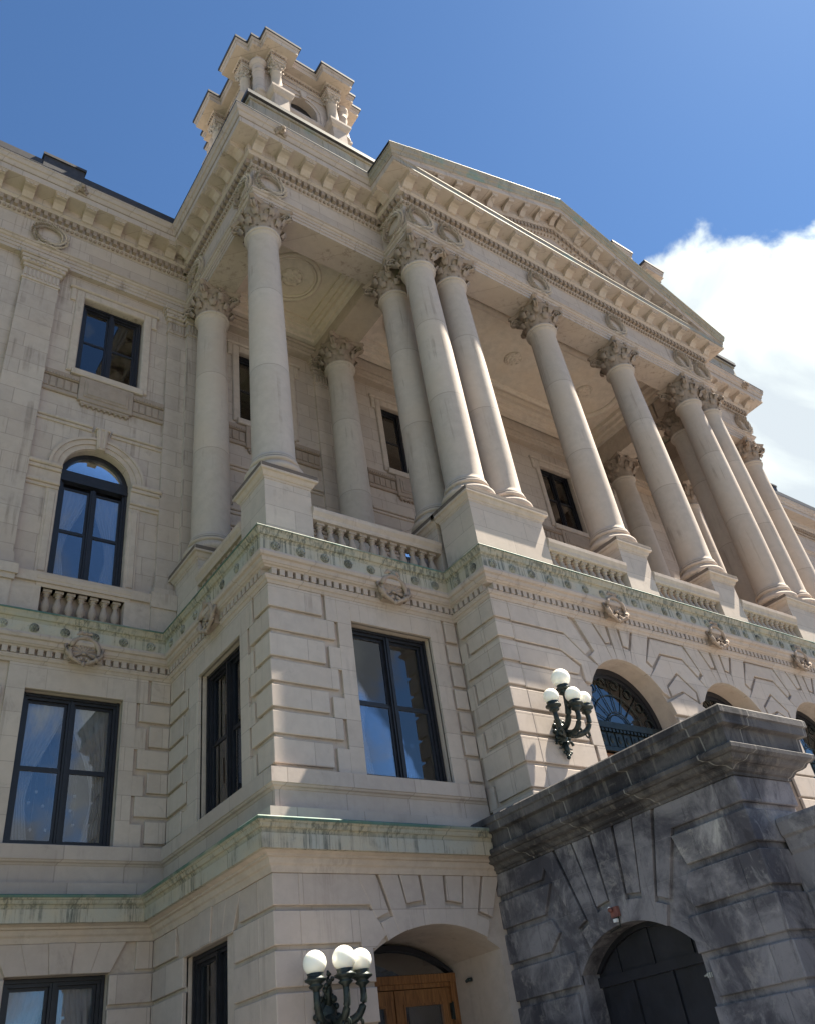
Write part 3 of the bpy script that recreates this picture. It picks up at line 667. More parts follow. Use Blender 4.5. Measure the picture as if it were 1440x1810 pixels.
mb = MB()                                                            # pilasters of the wings and the half pilasters beside the pavilion
def pilaster(mb, fr, u0, u1, w):
    fbox(mb, fr, u0, u1, 1.9, 11.75, -0.1, w); fbox(mb, fr, u0 - 0.06, u1 + 0.06, 1.40, 1.62, -0.1, w + 0.09); fbox(mb, fr, u0 - 0.03, u1 + 0.03, 1.62, 1.9, -0.1, w + 0.045)
    rect(mb, fr, u0 - 0.04, u1 + 0.04, 11.75, 11.84, -0.1, w + 0.04); fbox(mb, fr, u0, u1, 11.84, 12.28, -0.1, w)
    n = max(2, int((u1 - u0) / 0.11))
    for k in range(n): u = u0 + (u1 - u0) * (k + 0.5) / n; rect(mb, fr, u - 0.035, u + 0.035, 11.9, 12.24, w - 0.02, w + 0.03, 0.01)
    for z0, z1, o in ((12.28, 12.42, 0.05), (12.42, 12.58, 0.11), (12.58, 12.72, 0.15), (12.72, 12.88, 0.2)): rect(mb, fr, u0 - o, u1 + o, z0, z1, -0.1, w + o, 0.02)
    n = max(2, int((u1 - u0) / 0.13))
    for k in range(n): u = u0 + (u1 - u0) * (k + 0.5) / n; rect(mb, fr, u - 0.045, u + 0.045, 12.44, 12.56, w, w + 0.145, 0.02)
for u0, u1, w in ((-5.07, -4.0, 0.16), (-10.7, -9.6, 0.16), (-0.43, 0.6, 0.12), (xF + 4.0, xF + 5.07, 0.16), (xF + 9.6, xF + 10.7, 0.16), (xF - 0.6, xF + 0.43, 0.12)):
    mb = MB(); pilaster(mb, FU, u0, u1, w); piece(mb, 'pilaster', 'upper')
for x in (0.67, 5.60, xE - 0.67, xF - 0.67): mb = MB(); pilaster(mb, FW, x - 0.5, x + 0.5, 0.1); piece(mb, 'pilaster', 'upper')
# --- entablature -------------------------------------------------------------------------------------------------------
FZ = -0.138
ent = [(-1.2, 12.85), (-0.20, 12.85), (-0.20, 12.99), (-0.175, 12.99), (-0.175, 13.13), (-0.15, 13.13), (-0.15, 13.25)] + cyma((-0.13, 13.26), (-0.04, 13.36), 4, -1) + [(-0.035, 13.39), (FZ, 13.395), (FZ, 14.49), (-1.2, 14.49)]
mb = MB(); sweep(mb, ent); piece(mb, 'entablature', 'upper')
bed2 = [(-1.1, 14.492), (FZ, 14.492), (-0.12, 14.50), (-0.10, 14.56), (-0.04, 14.63), (-0.03, 14.66), (-0.045, 14.665), (-0.045, 14.91), (0.09, 14.915), (0.10, 14.95), (0.155, 15.0), (0.16, 15.30), (0.17, 15.31), (0.69, 15.315), (0.705, 15.325), (0.705, 15.58), (0.735, 15.585), (0.74, 15.61), (-1.1, 15.61)]
mb = MB(); sweep(mb, bed2); corn = piece(mb, 'main_cornice', 'upper')
sima = [(-0.8, 15.612), (0.74, 15.612)] + cyma((0.75, 15.62), (0.865, 15.93), 7) + [(0.89, 15.945), (0.89, 16.02), (-0.8, 16.03)]
for a, b, m_ in ((0, 3, 'upper'), (6, 9, 'upper'), (3, 4, 'copper_roof'), (5, 6, 'copper_roof')): mb = MB(); sweep(mb, sima, i0=a, i1=b); mb.build('cornice_gutter', m_, corn)
edge = [(0.5, 16.026), (0.895, 16.022), (0.905, 16.03), (0.905, 16.06), (0.5, 16.09)]
for a, b in ((0, 4), (5, 9)): mb = MB(); sweep(mb, edge, i0=a, i1=b); mb.build('lead_edge', 'edge', corn)
mb = MB(); sweep(mb, [(0.2, 15.60), (0.715, 15.345), (0.725, 15.345), (0.725, 15.60), (0.755, 15.605), (0.755, 15.635), (0.2, 15.66)], i0=4, i1=5); mb.build('copper_edge_strip', 'copper_roof', corn)
mb = MB(); dentils(mb, PATH, range(0, 9), -0.05, 0.085, 14.685, 14.905, 0.225, 0.125); mb.build('dentil_course', 'carved', corn)
mb = MB()                                                            # egg and dart
for i in range(0, 9):
    a, b = along(PATH, i, -0.06); d = b - a; Ln = d.length; d.normalize(); nn = Vector((d.y, -d.x, 0)); n = int(Ln / 0.15); far = i in (0, 8)
    for k in range(n):
        c = a + d * (k + 0.5) * Ln / n
        mb.sphere((c.x, c.y, 14.575), 0.055, 6, 4, (1, 1, 1.2))
mb.build('egg_course', 'carved', corn)
# modillions
mb = MB()
mp = [(0.0, -0.02), (0.46, -0.02), (0.48, -0.05), (0.47, -0.10), (0.43, -0.135), (0.38, -0.13), (0.32, -0.12), (0.2, -0.16), (0.1, -0.25), (0.06, -0.30), (0.0, -0.31)]
for x0, x1, o in ((-0.175, 0.175, 0.0),):
    n = len(mp); vs = [(x0, -a, b) for a, b in mp] + [(x1, -a, b) for a, b in mp]
    fs = [(k, (k + 1) % n, n + (k + 1) % n, n + k) for k in range(n)] + [tuple(range(n)), tuple(range(n, 2 * n))]
    mb.add(vs, fs)
mb.box(-0.215, 0.215, -0.515, 0.0, -0.045, 0.0); mb.box(-0.195, 0.195, -0.497, 0.0, -0.075, -0.04)
for k in (-0.12, 0, 0.12): mb.box(k - 0.04, k + 0.04, -0.495, -0.3, -0.125, -0.055)
MODI = mb.build('modillion', 'stone', corn); MODI.location = (-3.5, yL - 0.16, 15.315)
def put_modillions(i, ts):
    a, b = along(PATH, i, 0.16); d = (b - a).normalized(); rz = math.atan2(d.y, d.x)
    for t in ts: inst(MODI, (a.x + d.x * t, a.y + d.y * t, 15.315), corn, rz)
def spread(L, pitch, e): n = max(1, round((L - 2 * e) / pitch)); return [e + (L - 2 * e) * k / n for k in range(n + 1)]
def seglen(i): a, b = along(PATH, i, 0.16); return (b - a).length
Lw = seglen(0); put_modillions(0, [Lw - 0.55 - 0.95 * k for k in range(15)])
put_modillions(1, spread(seglen(1), 0.94, 0.42)); put_modillions(2, spread(seglen(2), 0.94, 0.30)); put_modillions(3, [0.62])
put_modillions(4, spread(seglen(4), 0.945, 0.30)); put_modillions(6, spread(seglen(6), 0.94, 0.3)); put_modillions(8, [0.6 + 0.95 * k for k in range(10)])
MODI.location = (-0.16 - 0.55 - 0.95 * 15, yL - 0.16, 15.315)
# soffit coffers between the modillions read as shallow frames
# rosettes on the copper band
mb = MB()
mb.tube([(0.095 * math.cos(a), -0.005, 0.095 * math.sin(a)) for a in [2 * math.pi * k / 16 for k in range(17)]], 0.018, 6, False)
for k in range(6):
    a = 2 * math.pi * k / 6; mb.sphere((0.055 * math.cos(a), -0.02, 0.055 * math.sin(a)), 0.034, 8, 6, (1, 0.8, 1))
mb.sphere((0, -0.035, 0), 0.026, 8, 6)
ROS = mb.build('rosette', 'rosette', balc)
first = True
for i, t0, p in ((0, None, 0.68), (1, None, 0.66), (2, 0.36, 0.6), (3, None, 0.6), (4, 0.32, 0.607)):
    a, b = along(PATH, i, 0.302); d = b - a; Ln = d.length; d.normalize(); rz = math.atan2(d.y, d.x)
    if i == 0: ts = [Ln - 0.36 - 0.68 * k for k in range(9)]
    elif t0 is None: n = max(1, int(Ln / p)); ts = [(k + 0.5) * Ln / n for k in range(n)]
    else: n = int((Ln - 2 * t0) / p + 0.5); ts = [t0 + (Ln - 2 * t0) * k / n for k in range(n + 1)]
    for t in ts:
        if first: ROS.location = (a.x + d.x * t, a.y + d.y * t, -0.315); ROS.rotation_euler = (0, 0, rz); first = False
        else: inst(ROS, (a.x + d.x * t, a.y + d.y * t, -0.315), balc, rz)
# cartouches: scallop shell between scrolls
mb = MB()
nr = 9; vs = []; fs = []
for i in range(8):                      # ribbed scallop fanning up from its hinge
    t = i / 7
    for k in range(nr * 4 + 1):
        a = math.pi * (-0.16 + 1.32 * k / (nr * 4)); ridge = math.cos(2 * math.pi * k / 4)
        rr = (0.03 + 0.26 * t) * (1 + 0.035 * ridge * t)
        vs.append((rr * math.cos(a) * 1.02, -0.15 + 0.02 * t - 0.04 * ridge * t - 0.035 * math.sin(t * math.pi), -0.12 + rr * math.sin(a) * 1.12))
m2 = nr * 4 + 1
for i in range(7):
    for k in range(m2 - 1): fs.append((i * m2 + k, i * m2 + k + 1, (i + 1) * m2 + k + 1, (i + 1) * m2 + k))
mb.add(vs, fs, True)
rim = [(0.32 * math.cos(a) * 1.03, -0.20, -0.10 + 0.33 * math.sin(a) * 1.1) for a in [math.pi * (-0.2 + 1.4 * k / 22) for k in range(23)]]
mb.tube(rim, [0.055 + 0.012 * math.sin(k * 1.3) for k in range(23)], 8)
for s in (-1, 1):
    mb.tube([(s * (0.37 + 0.085 * math.cos(t) * (1 - t / 11)), -0.15, 0.10 + 0.085 * math.sin(t) * (1 - t / 11)) for t in [k * 0.45 for k in range(18)]], [0.04 - 0.0012 * k for k in range(18)], 7)
    mb.tube([(s * 0.30, -0.12, 0.22), (s * 0.42, -0.16, 0.02), (s * 0.40, -0.2, -0.16), (s * 0.27, -0.2, -0.29), (s * 0.10, -0.18, -0.36), (0, -0.16, -0.42)], [0.04, 0.05, 0.055, 0.05, 0.045, 0.03], 8)
    mb.tube([(s * (0.33 + 0.07 * math.cos(t)), -0.19, -0.22 + 0.07 * math.sin(t)) for t in [k * 0.5 for k in range(12)]], [0.032 - 0.0015 * k for k in range(12)], 6)
    mb.tube([(0, -0.16, 0.35), (s * 0.12, -0.2, 0.38), (s * 0.21, -0.17, 0.31), (s * 0.24, -0.13, 0.24)], [0.05, 0.05, 0.035, 0.02], 7)
    for q in range(3): mb.sphere((s * (0.06 + 0.05 * q), -0.2, -0.30 - 0.03 * q + 0.03), 0.038, 7, 5, (1, 0.8, 1.3))
mb.sphere((0, -0.19, 0.37), 0.055, 8, 6); mb.sphere((0, -0.18, -0.40), 0.05, 8, 6, (1, 1, 1.3)); mb.sphere((0, -0.19, -0.14), 0.045, 8, 6, (1.5, 0.8, 0.8))
mb.box(-0.28, 0.28, -0.12, 0.2, -0.33, 0.25)
CART = mb.build('cartouche', 'carved', balc); CART.location = (-2.22, yL - 0.10, -0.62)
inst(CART, (-0.10, 2.40, -0.62), balc, -math.pi / 2); inst(CART, (3.05, -0.10, -0.62), balc)
for c in ACX: inst(CART, (c, -D - 0.10, -0.60), balc)
inst(CART, (-7.8, yL - 0.10, -0.62), balc)
# wreaths on the frieze
mb = MB(); nW = 40
for k in range(nW):
    a = 2 * math.pi * k / nW
    for j in range(3):
        rr = 0.475 + 0.075 * (j - 1) + rnd.uniform(-0.012, 0.012); aa = a + 0.07 * (j - 1); tw = rnd.uniform(-0.3, 0.3)
        c = Vector((rr * math.cos(aa), -0.07 - 0.05 * (j == 1) - rnd.uniform(0, 0.03), rr * math.sin(aa)))
        lf = Vector((-math.sin(aa), 0, math.cos(aa))) * 0.075 + Vector((math.cos(aa), 0, math.sin(aa))) * 0.045 * (j - 1) + Vector((0, -0.05 - 0.03 * rnd.random(), 0))
        pr_ = Vector((math.cos(aa), 0, math.sin(aa))) * 0.034
        mb.add([c - lf * 0.9, c + pr_ + Vector((0, -0.03, 0)), c + lf * 1.15, c - pr_ + Vector((0, -0.03, 0)), c + Vector((0, 0.05, 0))], [(0, 1, 4), (1, 2, 4), (2, 3, 4), (3, 0, 4), (0, 1, 2, 3)])
mb.tube([(0.475 * math.cos(2 * math.pi * k / 24), -0.02, 0.475 * math.sin(2 * math.pi * k / 24)) for k in range(25)], 0.045, 6, False)
for s in (-1, 1):
    mb.tube([(0, -0.08, -0.48), (s * 0.18, -0.1, -0.55), (s * 0.3, -0.07, -0.47), (s * 0.38, -0.05, -0.56)], [0.05, 0.045, 0.04, 0.015], 6)
    mb.tube([(0, -0.08, 0.48), (s * 0.14, -0.1, 0.53), (s * 0.1, -0.07, 0.44)], [0.04, 0.045, 0.02], 6)
WRE = mb.build('wreath', 'wreath', HOUSE); zw = 13.93
WRE.location = (-4.55, yL - FZ, zw)
colx = [xB + .67, xB + 2.0, xm - SP / 2, xm + SP / 2, xE - 2.0, xE - .67]
for x in colx: inst(WRE, (x, -D - FZ, zw), HOUSE)
inst(WRE, (0.70, -FZ, zw), HOUSE); inst(WRE, (-FZ, 0.70, zw), HOUSE, -math.pi / 2); inst(WRE, (xB - FZ, -0.65, zw), HOUSE, -math.pi / 2)
inst(WRE, (-FZ, 4.3, zw), HOUSE, -math.pi / 2); inst(WRE, (xF - 0.7, -FZ, zw), HOUSE); inst(WRE, (xF + 4.5, yL - FZ, zw), HOUSE); inst(WRE, (-10.1, yL - FZ, zw), HOUSE)
# lion masks on the gutter
mb = MB()
mb.sphere((0, -0.09, 0), 0.15, 14, 10, (0.95, 0.8, 1.1)); mb.sphere((0, -0.22, -0.05), 0.075, 10, 8, (1.2, 0.9, 0.85))
for k in range(11):
    a = math.pi * (-0.25 + 1.5 * k / 10); mb.sphere((0.16 * math.cos(a), -0.04, 0.17 * math.sin(a)), 0.062, 7, 5, (1, 0.9, 1))
    mb.sphere((0.21 * math.cos(a + .1), -0.01, 0.23 * math.sin(a + .1)), 0.05, 7, 5)
for s in (-1, 1): mb.sphere((s * 0.055, -0.21, 0.045), 0.03, 6, 5); mb.tube([(s * 0.05, -0.2, -0.1), (s * 0.06, -0.17, -0.2)], [0.03, 0.015], 6)
LION = mb.build('lion_mask', 'carved', corn); LION.location = (-4.0, yL - 0.76, 15.8)
inst(LION, (0.70, -0.76, 15.8), corn); inst(LION, (xF - 0.7, -0.76, 15.8), corn); inst(LION, (xF + 4.2, yL - .76, 15.8), corn); inst(LION, (-9.6, yL - 0.76, 15.8), corn)
# blocking course and parapet blocks behind the gutter
for a, b in ((XL, 0.7), (xF - 0.7, XR)): mb = MB(); mb.box(a, b, yL - 0.45, yL + 0.3, 16.0, 17.02); piece(mb, 'parapet', 'edge')
for x0 in (-5.25, -10.9, xF + 3.93, xF + 9.6): mb = MB(); mb.box(x0, x0 + 1.32, yL - 0.50, yL + 0.4, 16.0, 17.30); mb.box(x0 - 0.05, x0 + 1.37, yL - 0.55, yL + 0.45, 17.24, 17.36); piece(mb, 'parapet_block', 'edge')
# copper attic parapet of the pavilions
for x0, x1, p0, p1 in ((-0.25, xB + 0.4, -0.5, 6.5), (xE - 0.4, xF + 0.25, -0.5, 6.5)):
    mb = MB()
    mb.box(x0 + 0.12, x1 - 0.12, p0 + 0.12, p1, 16.0, 17.9)
    fr = Frame((0, p0 + 0.12, 0), (1, 0, 0), (0, -1, 0)); n = 4; wd = (x1 - x0 - 0.24) / n
    for k in range(n): rect(mb, fr, x0 + 0.12 + wd * k + 0.10, x0 + 0.12 + wd * (k + 1) - 0.10, 17.05, 17.62, -0.02, 0.035, 0.03)
    mb.box(x0 + 0.06, x1 - 0.06, p0 + 0.06, p1, 17.72, 17.84)
    pp = piece(mb, 'parapet', 'copper_roof'); pp['label'] = 'green copper parapet on the pavilion roof'
    mb = MB(); mb.box(x0 - 0.03, x1 + 0.03, p0 - 0.03, p1, 17.86, 18.06); mb.build('coping', 'edge', pp)
# --- pediment ----------------------------------------------------------------------------------------------------------
SL = 0.397
def rake(mb, prof):
    """profile (projection p, drop h from the top line) run up both slopes of the gable"""
    zx = lambda x: 16.03 + SL * (x - (xB - 0.89))
    n = len(prof); vs = []
    for side in (0, 1, 2):
        for p, h in prof:
            x = xB - p if side == 0 else (xm if side == 1 else xE + p)
            z = (zx(x) if side < 2 else zx(xB + xE - x)) + h
            vs.append((x, -D - p, z))
    fs = []
    for s in range(2):
        for k in range(n): k2 = (k + 1) % n; fs.append((s * n + k, s * n + k2, (s + 1) * n + k2, (s + 1) * n + k))
    fs += [tuple(range(n)), tuple(2 * n + k for k in range(n))]
    mb.add(vs, fs)
ped = MB()
tb = [(xB - 0.3, 15.5), (xE + 0.3, 15.5), (xE + 0.3, 15.62), (xm, 15.62 + SL * (xm - xB + 0.3)), (xB - 0.3, 15.62)]
FT = Frame((0, -D - FZ, 0), (1, 0, 0), (0, -1, 0)); prism(ped, FT, tb, -0.5, 0.0, 0.001)
PED = piece(ped, 'pediment', 'upper')
mb = MB(); rake(mb, [(-0.5, -0.42), (0.735, -0.43), (0.74, -0.45), (0.705, -0.46), (0.705, -0.68), (0.69, -0.70), (0.17, -0.70), (0.16, -0.74), (0.155, -0.98), (0.10, -1.05), (0.09, -1.09), (0.0, -1.095), (0.0, -1.34), (-0.03, -1.345), (-0.04, -1.38), (-0.12, -1.48), (-0.5, -1.49)]); mb.build('raking_cornice', 'upper', PED)
mb = MB(); rake(mb, [(-0.6, -0.02), (0.885, -0.012), (0.89, -0.08)] + [(a, b - 16.03) for a, b in cyma((0.865, 15.93), (0.76, 15.63), 6)] + [(0.74, -0.42), (-0.6, -0.415)]); o = mb.build('raking_gutter', 'copper_roof', PED)
mb = MB(); rake(mb, [(-0.7, 0.03), (0.9, 0.035), (0.91, 0.0), (0.895, -0.008), (-0.7, -0.01)]); mb.build('copper_flashing', 'lead_pale', PED)
# raking modillions and dentils
for x in [xB + 0.55 + 0.945 * k for k in range(9)] + [xE - 0.55 - 0.945 * k for k in range(9)]:
    rm = MB(); z = 16.03 + SL * ((x if x < xm else xB + xE - x) - (xB - 0.89)) - 0.70; sgn = 1 if x < xm else -1
    n = len(mp); vs = []
    for xx in (-0.15, 0.15):
        vs += [(x + xx, -D - 0.16 - a, z + b + sgn * SL * xx) for a, b in mp]
    rm.add(vs, [(k, (k + 1) % n, n + (k + 1) % n, n + k) for k in range(n)] + [tuple(range(n)), tuple(range(n, 2 * n))])
    vs = []
    for xx, zz in ((-0.18, -0.04), (0.18, -0.04), (0.18, 0.0), (-0.18, 0.0)):
        for a in (0.1, 0.5): vs.append((x + xx, -D - 0.16 - a, z + zz + sgn * SL * xx))
    rm.add(vs, [(0, 2, 4, 6), (1, 3, 5, 7), (0, 1, 3, 2), (2, 3, 5, 4), (4, 5, 7, 6), (6, 7, 1, 0)])
    rm.build('raking_modillion', 'upper', PED)
rd = MB(); n = 76
for k in range(n):
    x = xB + 0.3 + (xE - xB - 0.6) * (k + 0.5) / n; sgn = 1 if x < xm else -1
    z = 16.03 + SL * ((x if x < xm else xB + xE - x) - (xB - 0.89)) - 1.12
    vs = []
    for xx in (-0.0625, 0.0625):
        for a, b in ((-0.01, 0.0), (0.075, 0.0), (0.075, -0.2), (-0.01, -0.2)): vs.append((x + xx, -D - a, z + b + sgn * SL * xx))
    rd.add(vs, [(0, 1, 2, 3), (4, 5, 6, 7), (0, 1, 5, 4), (1, 2, 6, 5), (2, 3, 7, 6), (3, 0, 4, 7)])
    rd.sphere((x, -D + 0.06, z - 0.30), 0.055, 6, 4)
rd.build('dentil_course', 'carved', PED)
# roofs
za = 16.03 + SL * (xm - xB + 0.89)
mb = MB()
for s in (0, 1):
    xa = xB - 0.89 if s == 0 else xE + 0.89
    mb.add([(xa, -D - 0.85, 16.04), (xm, -D - 0.85, za + 0.01), (xm, 9, za + 0.01), (xa, 9, 16.04), (xa, -D - 0.85, 15.9), (xm, -D - 0.85, za - 0.15), (xm, 9, za - 0.15), (xa, 9, 15.9)], [(0, 1, 2, 3), (4, 5, 6, 7), (0, 1, 5, 4), (2, 3, 7, 6), (0, 3, 7, 4)])
piece(mb, 'roof', 'copper_roof')
mb = MB(); mb.box(-0.3, xF + 0.3, 0.3, 26, 15.65, 15.95); mb.box(XL, XR, yL + 0.2, 26, 15.66, 16.2); piece(mb, 'roof', 'copper_roof')
# --- porch ceilings and beams -----------------------------------------------------------------------------------------
mb = MB()
mb.box(5.07, 6.13, 1.15, yW, 12.853, 14.48); mb.box(xE - 1.2, xE - 0.14, 1.15, yW, 12.853, 14.48)
mb.box(1.1, xF - 1.1, yW - 0.28, yW + 0.02, 12.86, 14.48)
for x0, x1 in ((1.2, 5.07), (xE - 0.14, xF - 1.2)): mb.box(x0, x1, 4.0, yW - 0.28, 12.858, 14.48) if False else None
for k, (z0, z1, w) in enumerate(((12.85, 13.0, 0.03), (13.0, 13.2, 0.06), (13.2, 13.34, 0.13))):
    mb.box(1.1, xF - 1.1, yW - 0.28 - w, yW - 0.27, z0 + 0.003, z1)
piece(mb, 'ceiling_beam', 'soffit')
def coffer(x0, x1, y0, y1, zc, rings):
    mb = MB(); mb.box(x0 - 0.1, x1 + 0.1, y0 - 0.1, y1 + 0.1, zc, zc + 0.12)
    for k, (ins, zz, th) in enumerate(rings):
        a0, a1, b0, b1 = x0 + ins, x1 - ins, y0 + ins, y1 - ins
        mb.box(a0 - 0.01, a1 + 0.01, b0 - 0.01, b0 + th, zz, zc + 0.02 + 0.003 * k); mb.box(a0 - 0.01, a1 + 0.01, b1 - th, b1 + 0.01, zz, zc + 0.02 + 0.003 * k)
        mb.box(a0 - 0.01, a0 + th, b0 + th, b1 - th, zz, zc + 0.02 + 0.003 * k); mb.box(a1 - th, a1 + 0.01, b0 + th, b1 - th, zz, zc + 0.02 + 0.003 * k)
    return mb
def ring_mesh(mb, pts, r, n=8): mb.tube(pts, r, n, False)
def ceil_rosette(mb, cx, cy, z, r):
    for k in range(8):
        a = 2 * math.pi * k / 8; mb.sphere((cx + r * 0.62 * math.cos(a), cy + r * 0.62 * math.sin(a), z), r * 0.36, 8, 6, (1, 1, 0.45))
        a += 0.39; mb.sphere((cx + r * 0.32 * math.cos(a), cy + r * 0.32 * math.sin(a), z - 0.04), r * 0.24, 8, 6, (1, 1, 0.6))
    mb.sphere((cx, cy, z - 0.07), r * 0.17, 8, 6)
    mb.tube([(cx + r * math.cos(2 * math.pi * k / 24), cy + r * math.sin(2 * math.pi * k / 24), z) for k in range(25)], 0.03, 6, False)
for xc in (3.05, xE + xF - 3.05):
    cc = coffer(xc - 1.9, xc + 2.05, 1.15, 4.95, 14.05, ((0.0, 13.45, 0.16), (0.16, 13.6, 0.14), (0.30, 13.8, 0.12), (0.42, 13.93, 0.2)))
    for rr, t in ((0.98, 0.085), (0.84, 0.05)): ring_mesh(cc, [(xc + rr * math.cos(2 * math.pi * k / 40), 2.95 + rr * math.sin(2 * math.pi * k / 40), 14.04) for k in range(41)], t)
    CE = piece(cc, 'ceiling', 'plaster')
    mb = MB(); ceil_rosette(mb, xc, 2.95, 14.03, 0.40); mb.build('ceiling_rosette', 'plaster', CE)
cc = coffer(6.13, xE - 1.2, 0.0 - 0.17, 4.95, 14.5, ((0.0, 13.9, 0.2), (0.2, 14.1, 0.16), (0.36, 14.3, 0.2)))
ov = []
for k in range(65):
    a = 2 * math.pi * k / 64; sx = 1 if math.cos(a) > 0 else -1; ov.append((xm + sx * 4.5 + 1.55 * math.cos(a), 2.45 + 1.55 * math.sin(a), 14.48))
ring_mesh(cc, ov, 0.14)
ring_mesh(cc, [((x - xm) * 0.985 + xm, (y - 2.45) * 0.93 + 2.45, z) for x, y, z in ov], 0.07)
for k in range(0, 90):
    t = k / 90 * 64; i = int(t); f = t - i; p = [ov[i][j] * (1 - f) + ov[i + 1][j] * f for j in range(3)]
    if k % 3 == 0: cc.sphere(p, 0.12, 6, 4)
CE = piece(cc, 'ceiling', 'plaster')
for k, c in enumerate(ACX):
    mb = MB(); ceil_rosette(mb, c, 2.45, 14.47, 0.36); mb.build('ceiling_rosette', 'plaster', CE)
# terrace floor
mb = MB(); mb.box(0.1, xF - 0.1, 0.1, yW + 0.1, -0.1, 0.08); mb.box(xB + 0.1, xE - 0.1, -D + 0.1, 0.5, -0.1, 0.084); piece(mb, 'balcony_floor', 'stone')
# --- columns ------------------------------------------------------------------------------------------------------------
def shaft_prof():
    pr = [(0.585, 2.70), (0.585, 2.76), (0.56, 2.79), (0.545, 2.84)]
    for i in range(13):
        t = i / 12; pr.append((0.535 - 0.075 * (t ** 1.7), 2.9 + (11.5 - 2.9) * t))
    pr += [(0.48, 11.56), (0.515, 11.60), (0.515, 11.645)] + [(0.51 + 0.055 * math.sin(a), 11.71 - 0.06 * math.cos(a)) for a in [math.pi * k / 6 for k in range(7)]] + [(0.46, 11.81)]
    return [(r, z - 2.2) for r, z in pr]
mb = MB(); mb.lathe(shaft_prof(), (0, 0, 0), 48); COLM = mb.build('column', 'shaft', HOUSE)
mb = MB()
tor = lambda r, zc, h: [(r + h * math.cos(a), zc + h * math.sin(a)) for a in [-math.pi / 2 + math.pi * k / 8 for k in range(9)]]
mb.lathe([(0.0, 0.0), (0.62, 0.0)] + tor(0.62, 0.12, 0.12) + [(0.60, 0.25), (0.565, 0.30), (0.57, 0.37)] + tor(0.56, 0.43, 0.06) + [(0.56, 0.50), (0.5, 0.50)], (0, 0, 0), 48)
mb.build('column_base', 'stone', COLM)
def leaf(mb, ang, r0, z0, h, w, curl, lean):
    """one acanthus leaf: a ribbed strip that leans out and curls over at the tip"""
    ca, sa = math.cos(ang), math.sin(ang); nu, nv = 9, 6; vs = []; fs = []
    for i in range(nu):
        t = i / (nu - 1)
        if t < 0.72: rr = r0 + 0.02 + lean * (t / 0.72) ** 2; z = z0 + h * (t / 0.72)
        else:
            q = (t - 0.72) / 0.28 * math.pi * 0.95; rr = r0 + 0.02 + lean + curl * math.sin(q) * 1.15; z = z0 + h + curl * (0.35 * math.sin(q) - (1 - math.cos(q)) * 0.75)
        wd = w * (0.72 + 0.42 * math.sin(min(1, t * 1.15) * math.pi * 0.8)) * (1.0 if t < 0.72 else 1.0 - 0.55 * (t - 0.72) / 0.28) * (1 + (0.13 if i % 2 else -0.08))
        for j in range(nv + 1):
            s = (j / nv - 0.5) * 2; rib = 0.022 * abs(s) * (1 if j % 2 else -0.6) - 0.035 * s * s
            x = rr + rib + (0.02 if j == nv // 2 else 0); y = s * wd
            vs.append((x * ca - y * sa, x * sa + y * ca, z))
    m_ = nv + 1
    for i in range(nu - 1):
        for j in range(nv): fs.append((i * m_ + j, i * m_ + j + 1, (i + 1) * m_ + j + 1, (i + 1) * m_ + j))
    mb.add(vs, fs, True)
